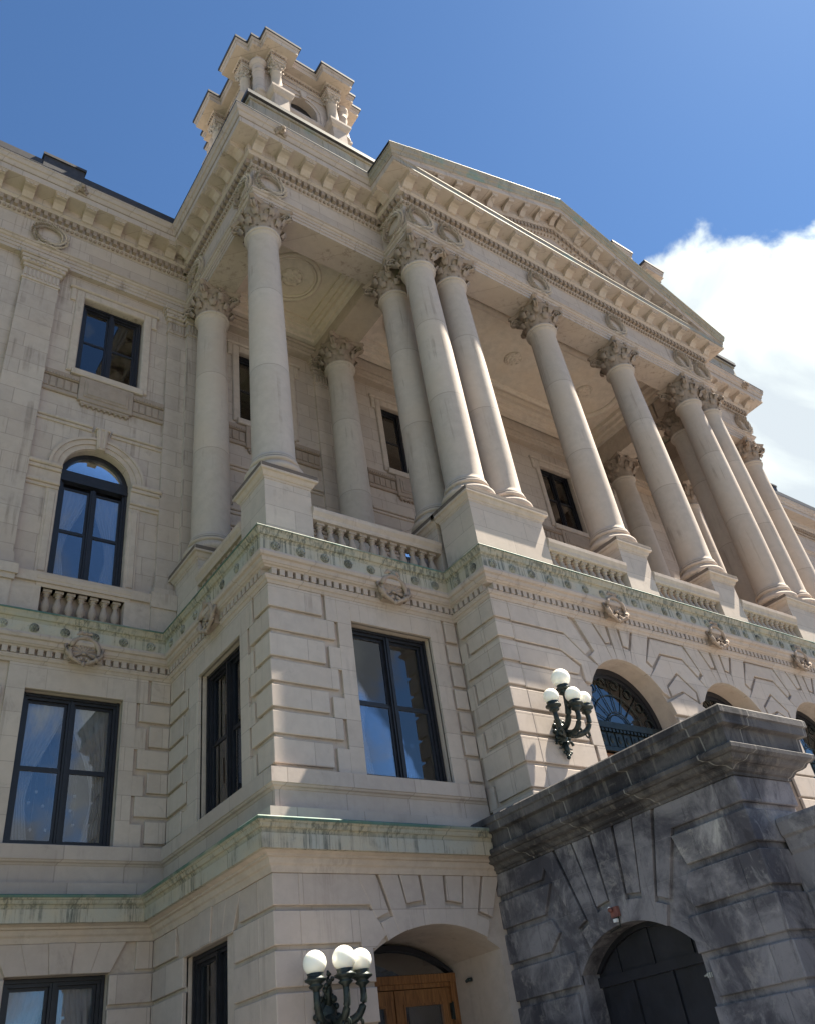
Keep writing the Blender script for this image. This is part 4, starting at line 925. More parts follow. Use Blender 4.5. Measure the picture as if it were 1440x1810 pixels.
def capital(mb, z, H, r, full=True):
    bell = [(r, 0), (r * 1.0, H * 0.3), (r * 1.06, H * 0.6), (r * 1.22, H * 0.82), (r * 1.38, H * 0.88), (r * 1.3, H * 0.9)]
    mb.lathe([(a, z + b) for a, b in bell], (0, 0, 0), 32)
    for k in range(8): leaf(mb, math.pi / 8 + k * math.pi / 4, r * 1.0, z, H * 0.36, r * 0.36, H * 0.13, r * 0.14)
    for k in range(8): leaf(mb, k * math.pi / 4, r * 1.0, z + H * 0.10, H * 0.56, r * 0.34, H * 0.145, r * 0.24)
    for k in range(4):
        a = math.pi / 4 + k * math.pi / 2; ca, sa = math.cos(a), math.sin(a)
        for off in (-0.10, 0.10):           # corner volutes
            pts = [(r * 1.02, H * 0.50), (r * 1.18, H * 0.70), (r * 1.48, H * 0.83)]
            cx, cz, R0 = r * 1.66, H * 0.71, H * 0.155
            pts += [(cx + R0 * (1 - t / 11) * math.cos(2.0 - t), cz + R0 * (1 - t / 11) * math.sin(2.0 - t)) for t in [0.5 * q for q in range(19)]]
            mb.tube([(p * ca - off * r * (1.6 - p / r * 0.4) * sa, p * sa + off * r * (1.6 - p / r * 0.4) * ca, z + q) for p, q in pts], [r * 0.085] * 3 + [r * (0.10 - 0.0028 * q) for q in range(19)], 6)
        mb.sphere((r * 1.66 * ca, r * 1.66 * sa, z + H * 0.71), r * 0.12, 8, 6)
        leaf(mb, a, r * 1.1, z + H * 0.42, H * 0.26, r * 0.2, H * 0.09, r * 0.42)
        a2 = k * math.pi / 2; c2, s2 = math.cos(a2), math.sin(a2)
        for sg in (-1, 1):                  # helices and fleuron
            pts = [(r * 1.08, sg * r * 0.42, H * 0.55), (r * 1.2, sg * r * 0.3, H * 0.74)] + [(r * 1.26, sg * (r * 0.17 + 0.1 * r * math.cos(t)), H * 0.74 + 0.1 * r * math.sin(t)) for t in [0.6 * q for q in range(9)]]
            mb.tube([(p * c2 - y * s2, p * s2 + y * c2, z + q) for p, y, q in pts], r * 0.06, 6)
        for q in range(5):
            t = 2 * math.pi * q / 5; mb.sphere((r * 1.38 * c2 - r * 0.12 * math.cos(t) * s2, r * 1.38 * s2 + r * 0.12 * math.cos(t) * c2, z + H * 0.93 + r * 0.12 * math.sin(t)), r * 0.09, 6, 5)
    # abacus with concave sides
    def ab(s_, zz):
        pts = []
        for k in range(4):
            a = math.pi / 4 + k * math.pi / 2
            for d in (-0.075, 0.075):
                pts.append((s_ * r * (2.02 * math.cos(a) - d * math.sin(a) * 1.6), s_ * r * (2.02 * math.sin(a) + d * math.cos(a) * 1.6)))
            b0 = pts[-1]; a2 = a + math.pi / 2; b1 = (s_ * r * (2.02 * math.cos(a2) + 0.075 * math.sin(a2) * 1.6), s_ * r * (2.02 * math.sin(a2) - 0.075 * math.cos(a2) * 1.6))
            mid = a + math.pi / 4
            for q in range(1, 8):
                t = q / 8; sag = 0.30 * r * s_ * 4 * t * (1 - t)
                pts.append((b0[0] + (b1[0] - b0[0]) * t - sag * math.cos(mid), b0[1] + (b1[1] - b0[1]) * t - sag * math.sin(mid)))
        return [(x, y, zz) for x, y in pts]
    rows = [ab(0.93, z + H * 0.87), ab(0.97, z + H * 0.90), ab(0.95, z + H * 0.92), ab(1.0, z + H * 0.95), ab(1.03, z + H * 0.97), ab(1.03, z + H)]
    n = len(rows[0]); vs = [v for rw in rows for v in rw]; fs = []
    for i in range(len(rows) - 1):
        for k in range(n): fs.append((i * n + k, i * n + (k + 1) % n, (i + 1) * n + (k + 1) % n, (i + 1) * n + k))
    fs += [tuple(range(n)), tuple((len(rows) - 1) * n + k for k in range(n))]
    mb.add(vs, fs)
mb = MB(); capital(mb, 11.79 - 2.2, 12.849 - 11.79, 0.485); mb.build('capital', 'carved', COLM)
yD = -D + 0.67; yR = 4.25
spots = [(x, yD) for x in colx] + [(0.67, 0.67), (5.60, 0.67), (xE - 0.67, 0.67), (xF - 0.67, 0.67), (0.67, 4.35), (5.60, yR), (xE - 0.67, yR), (xF - 0.67, 4.35)]
for i, (x, y) in enumerate(spots):
    if i == 0: COLM.location = (x, y, 2.2)
    else: inst(COLM, (x, y, 2.2), HOUSE)
# pedestals
def pedestal(x0, x1, y0, y1):
    mb = MB(); mb.box(x0, x1, y0, y1, 0.05, 1.80); mb.box(x0 - 0.03, x1 + 0.03, y0 - 0.03, y1 + 0.03, 0.05, 0.42) if False else None
    o = piece(mb, 'pedestal', 'block')
    mb = MB(); P4 = [(x0, y1), (x0, y0), (x1, y0), (x1, y1), (x0, y1)]
    pr = [(-0.3, 1.80), (0.012, 1.80), (0.02, 1.85)] + cyma((0.025, 1.86), (0.115, 1.98), 5, -1) + [(0.135, 1.985), (0.15, 2.0), (0.15, 2.14), (0.13, 2.16), (0.02, 2.2), (-0.3, 2.2)]
    cl = [(x0, y0), (x1, y0), (x1, y1), (x0, y1)]
    rows = []
    for o_, z in pr: rows.append([(x0 - o_, y0 - o_, z), (x1 + o_, y0 - o_, z), (x1 + o_, y1 + o_, z), (x0 - o_, y1 + o_, z)])
    vs = [v for rw in rows for v in rw]; fs = []
    for i in range(len(rows) - 1):
        for k in range(4): fs.append((i * 4 + k, i * 4 + (k + 1) % 4, (i + 1) * 4 + (k + 1) % 4, (i + 1) * 4 + k))
    fs += [(0, 1, 2, 3), tuple((len(rows) - 1) * 4 + k for k in range(4))]
    mb.add(vs, fs); mb.build('pedestal_moulding', 'stone', o)
    mb = MB(); cbox(mb, x0 - 0.155, x1 + 0.155, y0 - 0.155, y1 + 0.155, 2.03, 2.165, 0.02); mb.build('pedestal_cap', 'cap', o)
e = 0.06
pedestal(e, 1.265, e, 1.27); pedestal(xF - 1.265, xF - e, e, 1.27)
pedestal(xB + e, xB + e + 2.52, -D + e, -D + e + 1.2); pedestal(xE - e - 2.52, xE - e, -D + e, -D + e + 1.2)
for c in (xm - SP / 2, xm + SP / 2): pedestal(c - 0.6, c + 0.6, -D + e, -D + e + 1.2)
pedestal(xB + e, xB + e + 1.2, 0.07, 1.27); pedestal(xE - e - 1.2, xE - e, 0.07, 1.27)
pedestal(e, 1.265, 3.76, yL + 0.1); pedestal(xF - 1.265, xF - e, 3.76, yL + 0.1)
for x in (5.60, xE - 0.67): pedestal(x - 0.6, x + 0.6, yR - 0.6, yW)
# balustrades
def baluster_mesh():
    mb = MB(); h = 0.78
    pr = [(0.062, 0.10), (0.075, 0.12), (0.072, 0.15), (0.05, 0.165), (0.058, 0.19), (0.098, 0.27), (0.11, 0.34), (0.098, 0.41), (0.064, 0.52), (0.05, 0.59), (0.052, 0.61), (0.075, 0.625), (0.078, 0.645), (0.056, 0.66), (0.062, 0.68), (0.09, 0.70), (0.09, 0.71)]
    mb.lathe(pr, (0, 0, 0), 16); mb.box(-0.095, 0.095, -0.095, 0.095, 0, 0.10); mb.box(-0.1, 0.1, -0.1, 0.1, 0.71, h)
    return mb.build('baluster', 'baluster', HOUSE)
BAL = baluster_mesh(); BALUSED = False
def balustrade(x0, y0, x1, y1, n, zr=1.0, wd=0.30, ends=0.1):
    """n balusters under a moulded rail from point to point"""
    global BALUSED
    d = Vector((x1 - x0, y1 - y0, 0)); Ln = d.length; d.normalize(); nn = Vector((d.y, -d.x, 0)); mb = MB()
    sec = [(-wd * .55, zr), (wd * .55, zr), (wd * .6, zr + 0.05), (wd * .6, zr + 0.10), (wd * .78, zr + 0.2), (wd * .8, zr + 0.30), (wd * .6, zr + 0.36), (-wd * .6, zr + 0.36), (-wd * .8, zr + 0.30), (-wd * .78, zr + 0.2), (-wd * .6, zr + 0.10), (-wd * .6, zr + 0.05)]
    a, b = Vector((x0, y0, 0)), Vector((x1, y1, 0)); m_ = len(sec)
    vs = [a + nn * o + Vector((0, 0, z)) for o, z in sec] + [b + nn * o + Vector((0, 0, z)) for o, z in sec]
    mb.add(vs, [(k, (k + 1) % m_, m_ + (k + 1) % m_, m_ + k) for k in range(m_)] + [tuple(range(m_)), tuple(range(m_, 2 * m_))])
    s2 = [(-0.17, 0.06), (0.17, 0.06), (0.17, 0.215), (-0.17, 0.215)]
    vs = [a + nn * o + Vector((0, 0, z)) for o, z in s2] + [b + nn * o + Vector((0, 0, z)) for o, z in s2]
    mb.add(vs, [(k, (k + 1) % 4, 4 + (k + 1) % 4, 4 + k) for k in range(4)] + [(0, 1, 2, 3), (4, 5, 6, 7)])
    r = piece(mb, 'balustrade', 'stone')
    for k in range(n):
        p = a + d * (ends + (Ln - 2 * ends) * (k + 0.5) / n)
        if not BALUSED:
            BAL.parent = r; BAL.location = (p.x, p.y, 0.218); BALUSED = True
        else: inst(BAL, (p.x, p.y, 0.218), r)
    return r
balustrade(1.265, 0.22, xB + 0.06, 0.22, 12); balustrade(0.22, 1.27, 0.22, 3.76, 8); balustrade(xE - 0.06, 0.22, xF - 1.265, 0.22, 12)
p = [xB + e + 2.52, xm - SP / 2 - 0.6, xm - SP / 2 + 0.6, xm + SP / 2 - 0.6, xm + SP / 2 + 0.6, xE - e - 2.52]
balustrade(p[0], -D + 0.22, p[1], -D + 0.22, 10); balustrade(p[2], -D + 0.22, p[3], -D + 0.22, 10); balustrade(p[4], -D + 0.22, p[5], -D + 0.22, 10)
# balustrade under the arched window of the wing with its solid ends
balustrade(-3.42, yL + 0.2, -1.15, yL + 0.2, 7, zr=1.0, ends=0.16)
mb = MB(); mb.box(-3.98, -3.30, yL + 0.02, yU, 0.05, 1.0); mb.box(-1.28, -0.62, yL + 0.02, yU, 0.05, 1.0); mb.box(-3.98, -0.62, yL + 0.06, yU, 1.0, 1.10); mb.box(-3.98, -0.62, yL - 0.02, yU, 1.10, 1.36); mb.box(-3.3, -1.1, yU - 0.02, yU + 0.2, 1.36, 1.62)
mb.box(-0.62, 0.05, yL - 0.06, yU, 0.05, 0.95); mb.box(-0.64, 0.05, yL - 0.10, yU, 0.95, 1.4); mb.box(-0.55, 0.05, yL + 0.03, yU, 1.4, 1.62)
mb.box(-5.20, -3.98, yL - 0.02, yU, 0.05, 1.0); mb.box(-5.25, -3.93, yL - 0.08, yU, 1.0, 1.14); mb.box(-5.30, -3.88, yL - 0.13, yU, 1.14, 1.40)
mb.box(XL, -5.25, yL + 0.04, yU, 0.05, 1.36)
piece(mb, 'balcony_ledge', 'stone')
# --- windows ---------------------------------------------------------------------------------------------------------------
def window(fr, op, w, mull=True, trans=(0.5,), fw=0.14, label=None, head=0.0):
    """frame (part) with sashes and panes (sub-parts) set at depth w in the opening"""
    ua, ub, za, zb = op[:4]; rise = op[4] if len(op) > 4 else 0; mb = MB()
    zt = zb
    fbox(mb, fr, ua, ua + fw, za, zt, w - 0.12, w); fbox(mb, fr, ub - fw, ub, za, zt, w - 0.12, w)
    fbox(mb, fr, ua + fw, ub - fw, za, za + fw * 0.7, w - 0.12, w - 0.001); fbox(mb, fr, ua + fw, ub - fw, zt - fw, zt, w - 0.12, w - 0.001)
    fbox(mb, fr, ua + 0.02, ua + fw * 0.55, za, zt, w, w + 0.045); fbox(mb, fr, ub - fw * 0.55, ub - 0.02, za, zt, w, w + 0.045); fbox(mb, fr, ua + fw * 0.55, ub - fw * 0.55, zt - fw * 0.55, zt - 0.02, w, w + 0.044)
    if rise:
        fbox(mb, fr, ua, ub, zb - 0.10, zb + 0.16, w - 0.12, w + 0.03); fbox(mb, fr, ua, ub, zb - 0.22, zb - 0.10, w - 0.12, w + 0.07)
        outer = arc_pts((ua + ub) / 2, (ub - ua) / 2, zb, rise, 24); k = 1 - fw / ((ub - ua) / 2)
        inner = arc_pts((ua + ub) / 2, (ub - ua) / 2 * k, zb, rise * k, 24)
        for i in range(24):
            q = [outer[i], outer[i + 1], inner[i + 1], inner[i]]
            vs = [fr.p(a, b, w) for a, b in q] + [fr.p(a, b, w - 0.12) for a, b in q]; mb.add(vs, [(0, 1, 2, 3), (2, 3, 7, 6), (4, 5, 6, 7)])
    o = piece(mb, 'window', 'frame')
    if label: o['label'] = label
    mb = MB(); c = (ua + ub) / 2; sw = 0.055; zt2 = zt - fw - (0.22 if rise else 0)
    if mull: fbox(mb, fr, c - 0.07, c + 0.07, za, zt2 + 0.05, w - 0.1, w + 0.012); fbox(mb, fr, c - 0.025, c + 0.025, za, zt2 + 0.05, w + 0.012, w + 0.04)
    halves = ((ua + fw, c - 0.07), (c + 0.07, ub - fw)) if mull else ((ua + fw, ub - fw),)
    zs = [za + fw * 0.7] + [za + fw * 0.7 + (zt2 - za - fw * 0.7) * t for t in trans] + [zt2]
    for a, b in halves:
        for i in range(len(zs) - 1):
            y = w - 0.035 - 0.03 * (i > 0)
            fbox(mb, fr, a, a + sw, zs[i], zs[i + 1], y - 0.05, y); fbox(mb, fr, b - sw, b, zs[i], zs[i + 1], y - 0.05, y)
            fbox(mb, fr, a + sw, b - sw, zs[i], zs[i] + sw, y - 0.05, y - 0.002); fbox(mb, fr, a + sw, b - sw, zs[i + 1] - sw, zs[i + 1], y - 0.05, y - 0.002)
    mb.build('sash', 'frame', o)
    for a, b in halves:
        for i in range(len(zs) - 1):
            mb = MB(); y = w - 0.06 - 0.03 * (i > 0); fbox(mb, fr, a + sw - 0.01, b - sw + 0.01, zs[i] + sw - 0.01, zs[i + 1] - sw + 0.01, y - 0.008, y); mb.build('pane', 'glass', o)
    if rise:
        mb = MB(); k = 1 - fw / ((ub - ua) / 2) + 0.01; inner = arc_pts(c, (ub - ua) / 2 * k, zb, rise * k, 24); base = zb + 0.15
        pts = [(max(ua, a), max(base, b)) for a, b in inner]
        vs = [fr.p(a, b, w - 0.06) for a, b in pts] + [fr.p(a, b, w - 0.068) for a, b in pts]; n = len(pts)
        mb.add(vs, [tuple(range(n)), tuple(range(n, 2 * n))]); mb.build('pane', 'glass', o)
    return o
window(FL, OP_L, -0.26); window(FL, (-8.93, -6.74, -4.95, -1.63), -0.26)
window(FS, OP_S, -0.24); window(FP, OP_P, -0.27); window(FP, OP_PR, -0.27)
window(GL2, OPG_L, -0.28, trans=(0.5,)); window(GS, OPG_S, -0.22)
window(FU, UW, -0.20); window(FU, AW, -0.22)
for c in (-7.8, xF + 2.2, xF + 7.8):
    window(FU, (c - 0.965, c + 0.965, 8.75, 11.95), -0.2); window(FU, (c - 0.94, c + 0.94, 1.62, 4.95, 0.94), -0.22)
for c in PC:
    window(FW, (c - 1.0, c + 1.0, 8.85, 12.0), -0.2); window(FW, (c - 0.94, c + 0.94, 1.0, 4.95, 0.94), -0.22)
# portico arch fanlights with bronze transom and wooden doors
def fanlight(c):
    fr = FR; w = -0.62; mb = MB()
    outer = arc_pts(c, AR, AZ, AR, 36)
    for k0, k1, ww in ((1.0, 0.90, w + 0.06), (0.90, 0.85, w + 0.02)):
        a_, b_ = arc_pts(c, AR * k0, AZ, AR * k0, 36), arc_pts(c, AR * k1, AZ, AR * k1, 36)
        for i in range(36):
            q = [a_[i], a_[i + 1], b_[i + 1], b_[i]]; mb.add([fr.p(u, z, ww) for u, z in q] + [fr.p(u, z, w - 0.1) for u, z in q], [(0, 1, 2, 3), (2, 3, 7, 6)])
    o = piece(mb, 'fanlight', 'frame')
    mb = MB()
    for k in range(1, 8):
        a = math.pi * k / 8; mb.tube([fr.p(c + r * math.cos(a), AZ + r * math.sin(a), w) for r in (0.42, 1.32)], 0.012, 6)
    for r in (0.42, 0.36, 0.86): mb.tube([fr.p(c + r * math.cos(math.pi * k / 20), AZ + r * math.sin(math.pi * k / 20), w) for k in range(21)], 0.012, 6)
    for k in range(8):
        a = math.pi * (k + 0.5) / 8; mb.tube([fr.p(c + 1.18 * math.cos(a) + 0.12 * math.cos(t), AZ + 1.18 * math.sin(a) + 0.12 * math.sin(t), w) for t in [2 * math.pi * q / 10 for q in range(11)]], 0.016, 5, False)
    mb.build('muntin', 'iron', o)
    mb = MB(); pts = arc_pts(c, AR * 0.86, AZ, AR * 0.86, 30); n = len(pts); mb.add([fr.p(u, z, w - 0.03) for u, z in pts] + [fr.p(u, z, w - 0.04) for u, z in pts], [tuple(range(n)), tuple(range(n, 2 * n))]); mb.build('pane', 'glass', o)
    mb = MB(); fbox(mb, fr, c - AR, c + AR, -4.12, -3.48, w - 0.1, w + 0.06); fbox(mb, fr, c - AR, c + AR, -3.60, -3.44, w + 0.06, w + 0.14); fbox(mb, fr, c - AR, c + AR, -4.16, -4.06, w + 0.06, w + 0.12)
    for k in range(11): u = c - AR + 0.14 + 0.28 * k; fbox(mb, fr, u - 0.10, u + 0.10, -4.03, -3.70, w + 0.06, w + 0.08); mb.sphere(fr.p(u, -3.86, w + 0.08), 0.06, 8, 6, (1, 0.4, 1.6))
    for k in range(24): u = c - AR + 0.07 + 0.128 * k; fbox(mb, fr, u - 0.04, u + 0.04, -3.68, -3.61, w + 0.06, w + 0.125)
    mb.build('transom_panel', 'bronze', o)
    mb = MB()
    for s in (-1, 1):
        a, b = sorted((c + s * 0.02, c + s * (AR - 0.12))); fbox(mb, fr, a, b, -7.3, -4.18, w - 0.1, w); rect(mb, fr, a + 0.2, b - 0.2, -6.9, -4.5, w - 0.02, w + 0.03, 0.03)
    for s in (-1, 1): a, b = sorted((c + s * (AR - 0.12), c + s * AR)); fbox(mb, fr, a, b, -7.3, -4.17, w - 0.1, w + 0.05)
    piece(mb, 'door', 'wood')
for c in ACX: fanlight(c)
# entrance door of the pavilion
frd = Frame((0, 1.30, 0), (1, 0, 0), (0, -1, 0)); c = 2.97
mb = MB(); fbox(mb, frd, 1.56, 4.38, -8.36, -8.22, -0.1, 0.07); fbox(mb, frd, 1.56, 1.70, GZ, -8.36, -0.1, 0.06); fbox(mb, frd, 4.24, 4.38, GZ, -8.36, -0.1, 0.06); fbox(mb, frd, 1.70, 4.24, -8.44, -8.36, -0.1, 0.03)
DR = piece(mb, 'door', 'wood')
for s in (-1, 1):
    mb = MB(); a, b = sorted((c + s * 0.012, c + s * 1.27)); st = 0.17
    fbox(mb, frd, a, a + st, GZ, -8.45, -0.07, -0.01); fbox(mb, frd, b - st, b, GZ, -8.45, -0.07, -0.01); fbox(mb, frd, a + st, b - st, -8.68, -8.45, -0.07, -0.012); fbox(mb, frd, a + st, b - st, GZ, -10.6, -0.07, -0.012)
    for q in (a + st, b - st - 0.04): fbox(mb, frd, q, q + 0.04, -10.6, -8.68, -0.06, 0.004)
    fbox(mb, frd, a + st + 0.04, b - st - 0.04, -8.72, -8.68, -0.06, 0.004)
    lf = mb.build('door_leaf', 'wood', DR)
    mb = MB(); fbox(mb, frd, a + st, b - st, -10.6, -8.68, -0.05, -0.042); mb.build('door_glass', 'glass', DR)
mb = MB(); fbox(mb, frd, 4.20, 4.245, -8.98, -8.72, 0.0, 0.05); mb.tube([frd.p(4.245, z, 0.05) for z in (-9.0, -8.7)], 0.02, 8); mb.build('hinge', 'iron', DR)
mb = MB(); pts = arc_pts(c, 1.415, -8.2, 0.42, 20); n = len(pts); pts = [(a, max(b, -8.215)) for a, b in pts]
mb.add([frd.p(u, z, -0.03) for u, z in pts] + [frd.p(u, z, -0.04) for u, z in pts], [tuple(range(n)), tuple(range(n, 2 * n))]); o = mb.build('door_fanlight', 'glass', DR)
mb = MB(); a_, b_ = arc_pts(c, 1.415, -8.2, 0.5, 24), arc_pts(c, 1.30, -8.2, 0.40, 24)
for i in range(24):
    q = [a_[i], a_[i + 1], b_[i + 1], b_[i]]; mb.add([frd.p(u, z, 0.04) for u, z in q] + [frd.p(u, z, -0.1) for u, z in q], [(0, 1, 2, 3), (2, 3, 7, 6)])
mb.build('fanlight_frame', 'frame', DR)
# solid boxes behind the glass; the unlit rooms' darkness is in their near-black colour
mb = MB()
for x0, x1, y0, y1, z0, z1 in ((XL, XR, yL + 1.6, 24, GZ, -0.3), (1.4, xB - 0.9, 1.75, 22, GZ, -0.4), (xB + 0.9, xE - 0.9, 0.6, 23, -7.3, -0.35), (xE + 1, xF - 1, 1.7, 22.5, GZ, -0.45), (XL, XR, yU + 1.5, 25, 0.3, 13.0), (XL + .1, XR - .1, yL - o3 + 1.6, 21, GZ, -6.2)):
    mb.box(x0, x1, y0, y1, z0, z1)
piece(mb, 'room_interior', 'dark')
mb = MB(); mb.box(XL, XR, 24.5, 25.5, GZ, 15.6); mb.box(XL - 0.4, XL, yL - 0.1, 25, GZ, 15.6); mb.box(XR, XR + 0.4, yL - 0.1, 25, GZ, 15.6); piece(mb, 'wall', 'ashlar')
# --- tower on the roof ---------------------------------------------------------------------------------------------------------
TX, TY, TZ = 6.131, 7.988, 36.0; TH, TB, TS, TW = 3.172, 0.666, 0.488, 2.015
mb = MB(); hw = TH - 0.60
mb.box(TX - hw + 0.2, TX + hw - 0.2, TY - hw + 0.2, TY + hw - 0.2, 24.1, 31.0)
TWR = piece(mb, 'tower', 'upper'); TWR['label'] = 'pale stone roof tower with corner columns and stepped cornices'
def ring_plan(o):
    """plan outline of the broken entablature, offset o outward from the frieze face"""
    core = TH - 0.60 + o; pj = TB; a0 = -(TH - TS) + 0.60 - o; a1 = -(TH - TS - TW) - 0.60 + o
    side = [(-core, -core), (a0, -core), (a0, -core - pj), (a1, -core - pj), (a1, -core), (-a1, -core), (-a1, -core - pj), (-a0, -core - pj), (-a0, -core)]
    out = []
    for k in range(4):
        ca, sa = (1, 0, -1, 0)[k], (0, 1, 0, -1)[k]
        out += [(TX + x * ca - y * sa, TY + x * sa + y * ca) for x, y in side]
    return out
def ring_sweep(mb, prof):
    rows = [[(x, y, z) for x, y in ring_plan(o)] for o, z in prof]; n = len(rows[0]); vs = [v for r_ in rows for v in r_]; fs = []
    for i in range(len(rows) - 1):
        for k in range(n): fs.append((i * n + k, i * n + (k + 1) % n, (i + 1) * n + (k + 1) % n, (i + 1) * n + k))
    fs += [tuple(range(n)), tuple((len(rows) - 1) * n + k for k in range(n))]
    mb.add(vs, fs)
mb = MB(); ring_sweep(mb, [(-0.02, 34.55), (0.0, 34.55), (0.0, 34.72), (0.05, 34.73), (0.05, 34.78), (0.0, 34.8), (0.0, 35.16), (0.06, 35.2), (0.08, 35.24), (0.10, 35.25), (0.10, 35.30), (0.5, 35.31), (0.5, 35.46)] + [(a, b) for a, b in cyma((0.5, 35.47), (0.58, 35.8), 5)] + [(0.60, 35.82), (0.60, 35.9), (-0.5, 35.92)]); mb.build('tower_cornice', 'upper', TWR)
mb = MB(); ring_sweep(mb, [(0.3, 35.83), (0.625, 35.83), (0.65, 35.86), (0.65, 36.04), (0.3, 36.06)]); mb.build('lead_edge', 'edge', TWR)
mb = MB(); plan = ring_plan(0.0)
for k in range(len(plan)):
    a, b = Vector((*plan[k], 0)), Vector((*plan[(k + 1) % len(plan)], 0)); d = b - a; Ln = d.length
    if Ln < 0.5: continue
    d.normalize(); nn = Vector((d.y, -d.x, 0)); n = max(2, int(Ln / 0.16))
    for q in range(n):
        c_ = a + d * (q + 0.5) * Ln / n; p0, p1 = c_ - d * 0.045, c_ + d * 0.045
        vs = [p_ + nn * o_ + Vector((0, 0, z)) for z in (35.0, 35.17) for p_, o_ in ((p0, -0.02), (p1, -0.02), (p1, 0.075), (p0, 0.075))]
        mb.add(vs, [(0, 1, 2, 3), (4, 5, 6, 7), (0, 1, 5, 4), (1, 2, 6, 5), (2, 3, 7, 6), (3, 0, 4, 7)])
mb.build('dentil_course', 'carved', TWR)
mb = MB()
for k in range(4):                       # belfry walls with an arched window on each face
    fr = Frame((TX, TY, 0), ((1, 0, 0), (0, 1, 0), (-1, 0, 0), (0, -1, 0))[k], ((0, -1, 0), (1, 0, 0), (0, 1, 0), (-1, 0, 0))[k])
    fr.o = fr.o + fr.n * hw
    wall(mb, fr, -hw + 0.03, hw - 0.03, 31.0, 34.6, [(-0.78, 0.78, 31.0, 32.55, 0.78)], 0, 0.45)
    for r0, r1, w in ((0.78, 0.98, 0.06), (0.98, 1.14, 0.11)):
        for q in range(20):
            a0, a1 = -math.pi / 2 + math.pi * q / 20, -math.pi / 2 + math.pi * (q + 1) / 20
            qq = [(r * math.sin(a), 32.55 + r * math.cos(a)) for r, a in ((r0, a0), (r0, a1), (r1, a1), (r1, a0))]
            mb.add([fr.p(u, z, w) for u, z in qq] + [fr.p(u, z, 0) for u, z in qq], [(0, 1, 2, 3), (0, 1, 5, 4), (2, 3, 7, 6)])
        for s in (-1, 1): a, b = sorted((s * r0, s * r1)); fbox(mb, fr, a, b, 31.0, 32.55, -0.01, w)
    prism(mb, fr, [(-0.13, 33.3), (0.13, 33.3), (0.2, 34.0), (-0.2, 34.0)], 0, 0.2, 0.02)
    fbox(mb, fr, -hw, hw, 34.02, 34.1, -0.01, 0.06)
mb.build('tower_wall', 'upper', TWR)
mb = MB(); mb.box(TX - hw + 0.35, TX + hw - 0.35, TY - hw + 0.35, TY + hw - 0.35, 30.9, 34.5); mb.build('tower_window', 'frame', TWR)
mb = MB(); ring_sweep(mb, [(-0.1, 24.1), (0.0, 24.1), (0.0, 31.0), (0.12, 31.1), (0.2, 31.25), (0.22, 31.3), (0.22, 31.48), (0.05, 31.55), (-0.1, 31.55)]); mb.build('tower_pedestal', 'stone', TWR)
for sx in (-1, 1):
    for sy in (-1, 1):
        mb = MB(); mb.lathe([(0.0, 31.4), (0.36, 31.4), (0.36, 31.7), (0.31, 31.8), (0.30, 33.6), (0.35, 33.68), (0.35, 33.74), (0.30, 33.8), (0.34, 34.3), (0.46, 34.45), (0.46, 34.56), (0, 34.56)], (TX + sx * (hw - 0.08), TY + sy * (hw - 0.08), 0), 24); mb.build('corner_pier', 'upper', TWR)
mb = MB(); mb.lathe([(0.40, 31.55), (0.42, 31.62), (0.40, 31.70), (0.34, 31.74), (0.36, 31.8), (0.31, 31.86), (0.305, 32.4), (0.265, 33.75), (0.30, 33.78), (0.30, 33.82), (0.26, 33.85)], (0, 0, 0), 24); capital(mb, 33.84, 0.71, 0.262)
TC = mb.build('tower_column', 'shaft', TWR); first = True
ac = TH - TS - TW / 2; ay = hw + TB - 0.40
for k in range(4):
    ca, sa = (1, 0, -1, 0)[k], (0, 1, 0, -1)[k]
    for x, y in ((-ac, -ay), (ac, -ay)):
        L = (TX + x * ca - y * sa, TY + x * sa + y * ca, 0)
        if first: TC.location = L; first = False
        else: inst(TC, L, TWR)
mb = MB(); mb.box(TX - 2.2, TX + 2.2, TY - 2.2, TY + 2.2, 35.85, 36.3); mb.build('tower_roof', 'copper_roof', TWR)
KT = 0.77                                # real size: the towers stand over the pavilions
TWR.scale = (KT, KT, KT); TWR.location = CAM * (1 - KT)
TX2 = CAM.x + (TX - CAM.x) * KT
t2 = inst(TWR, TWR.location + Vector((2 * (xm - TX2), 0, 0)), HOUSE, scale=(KT, KT, KT))
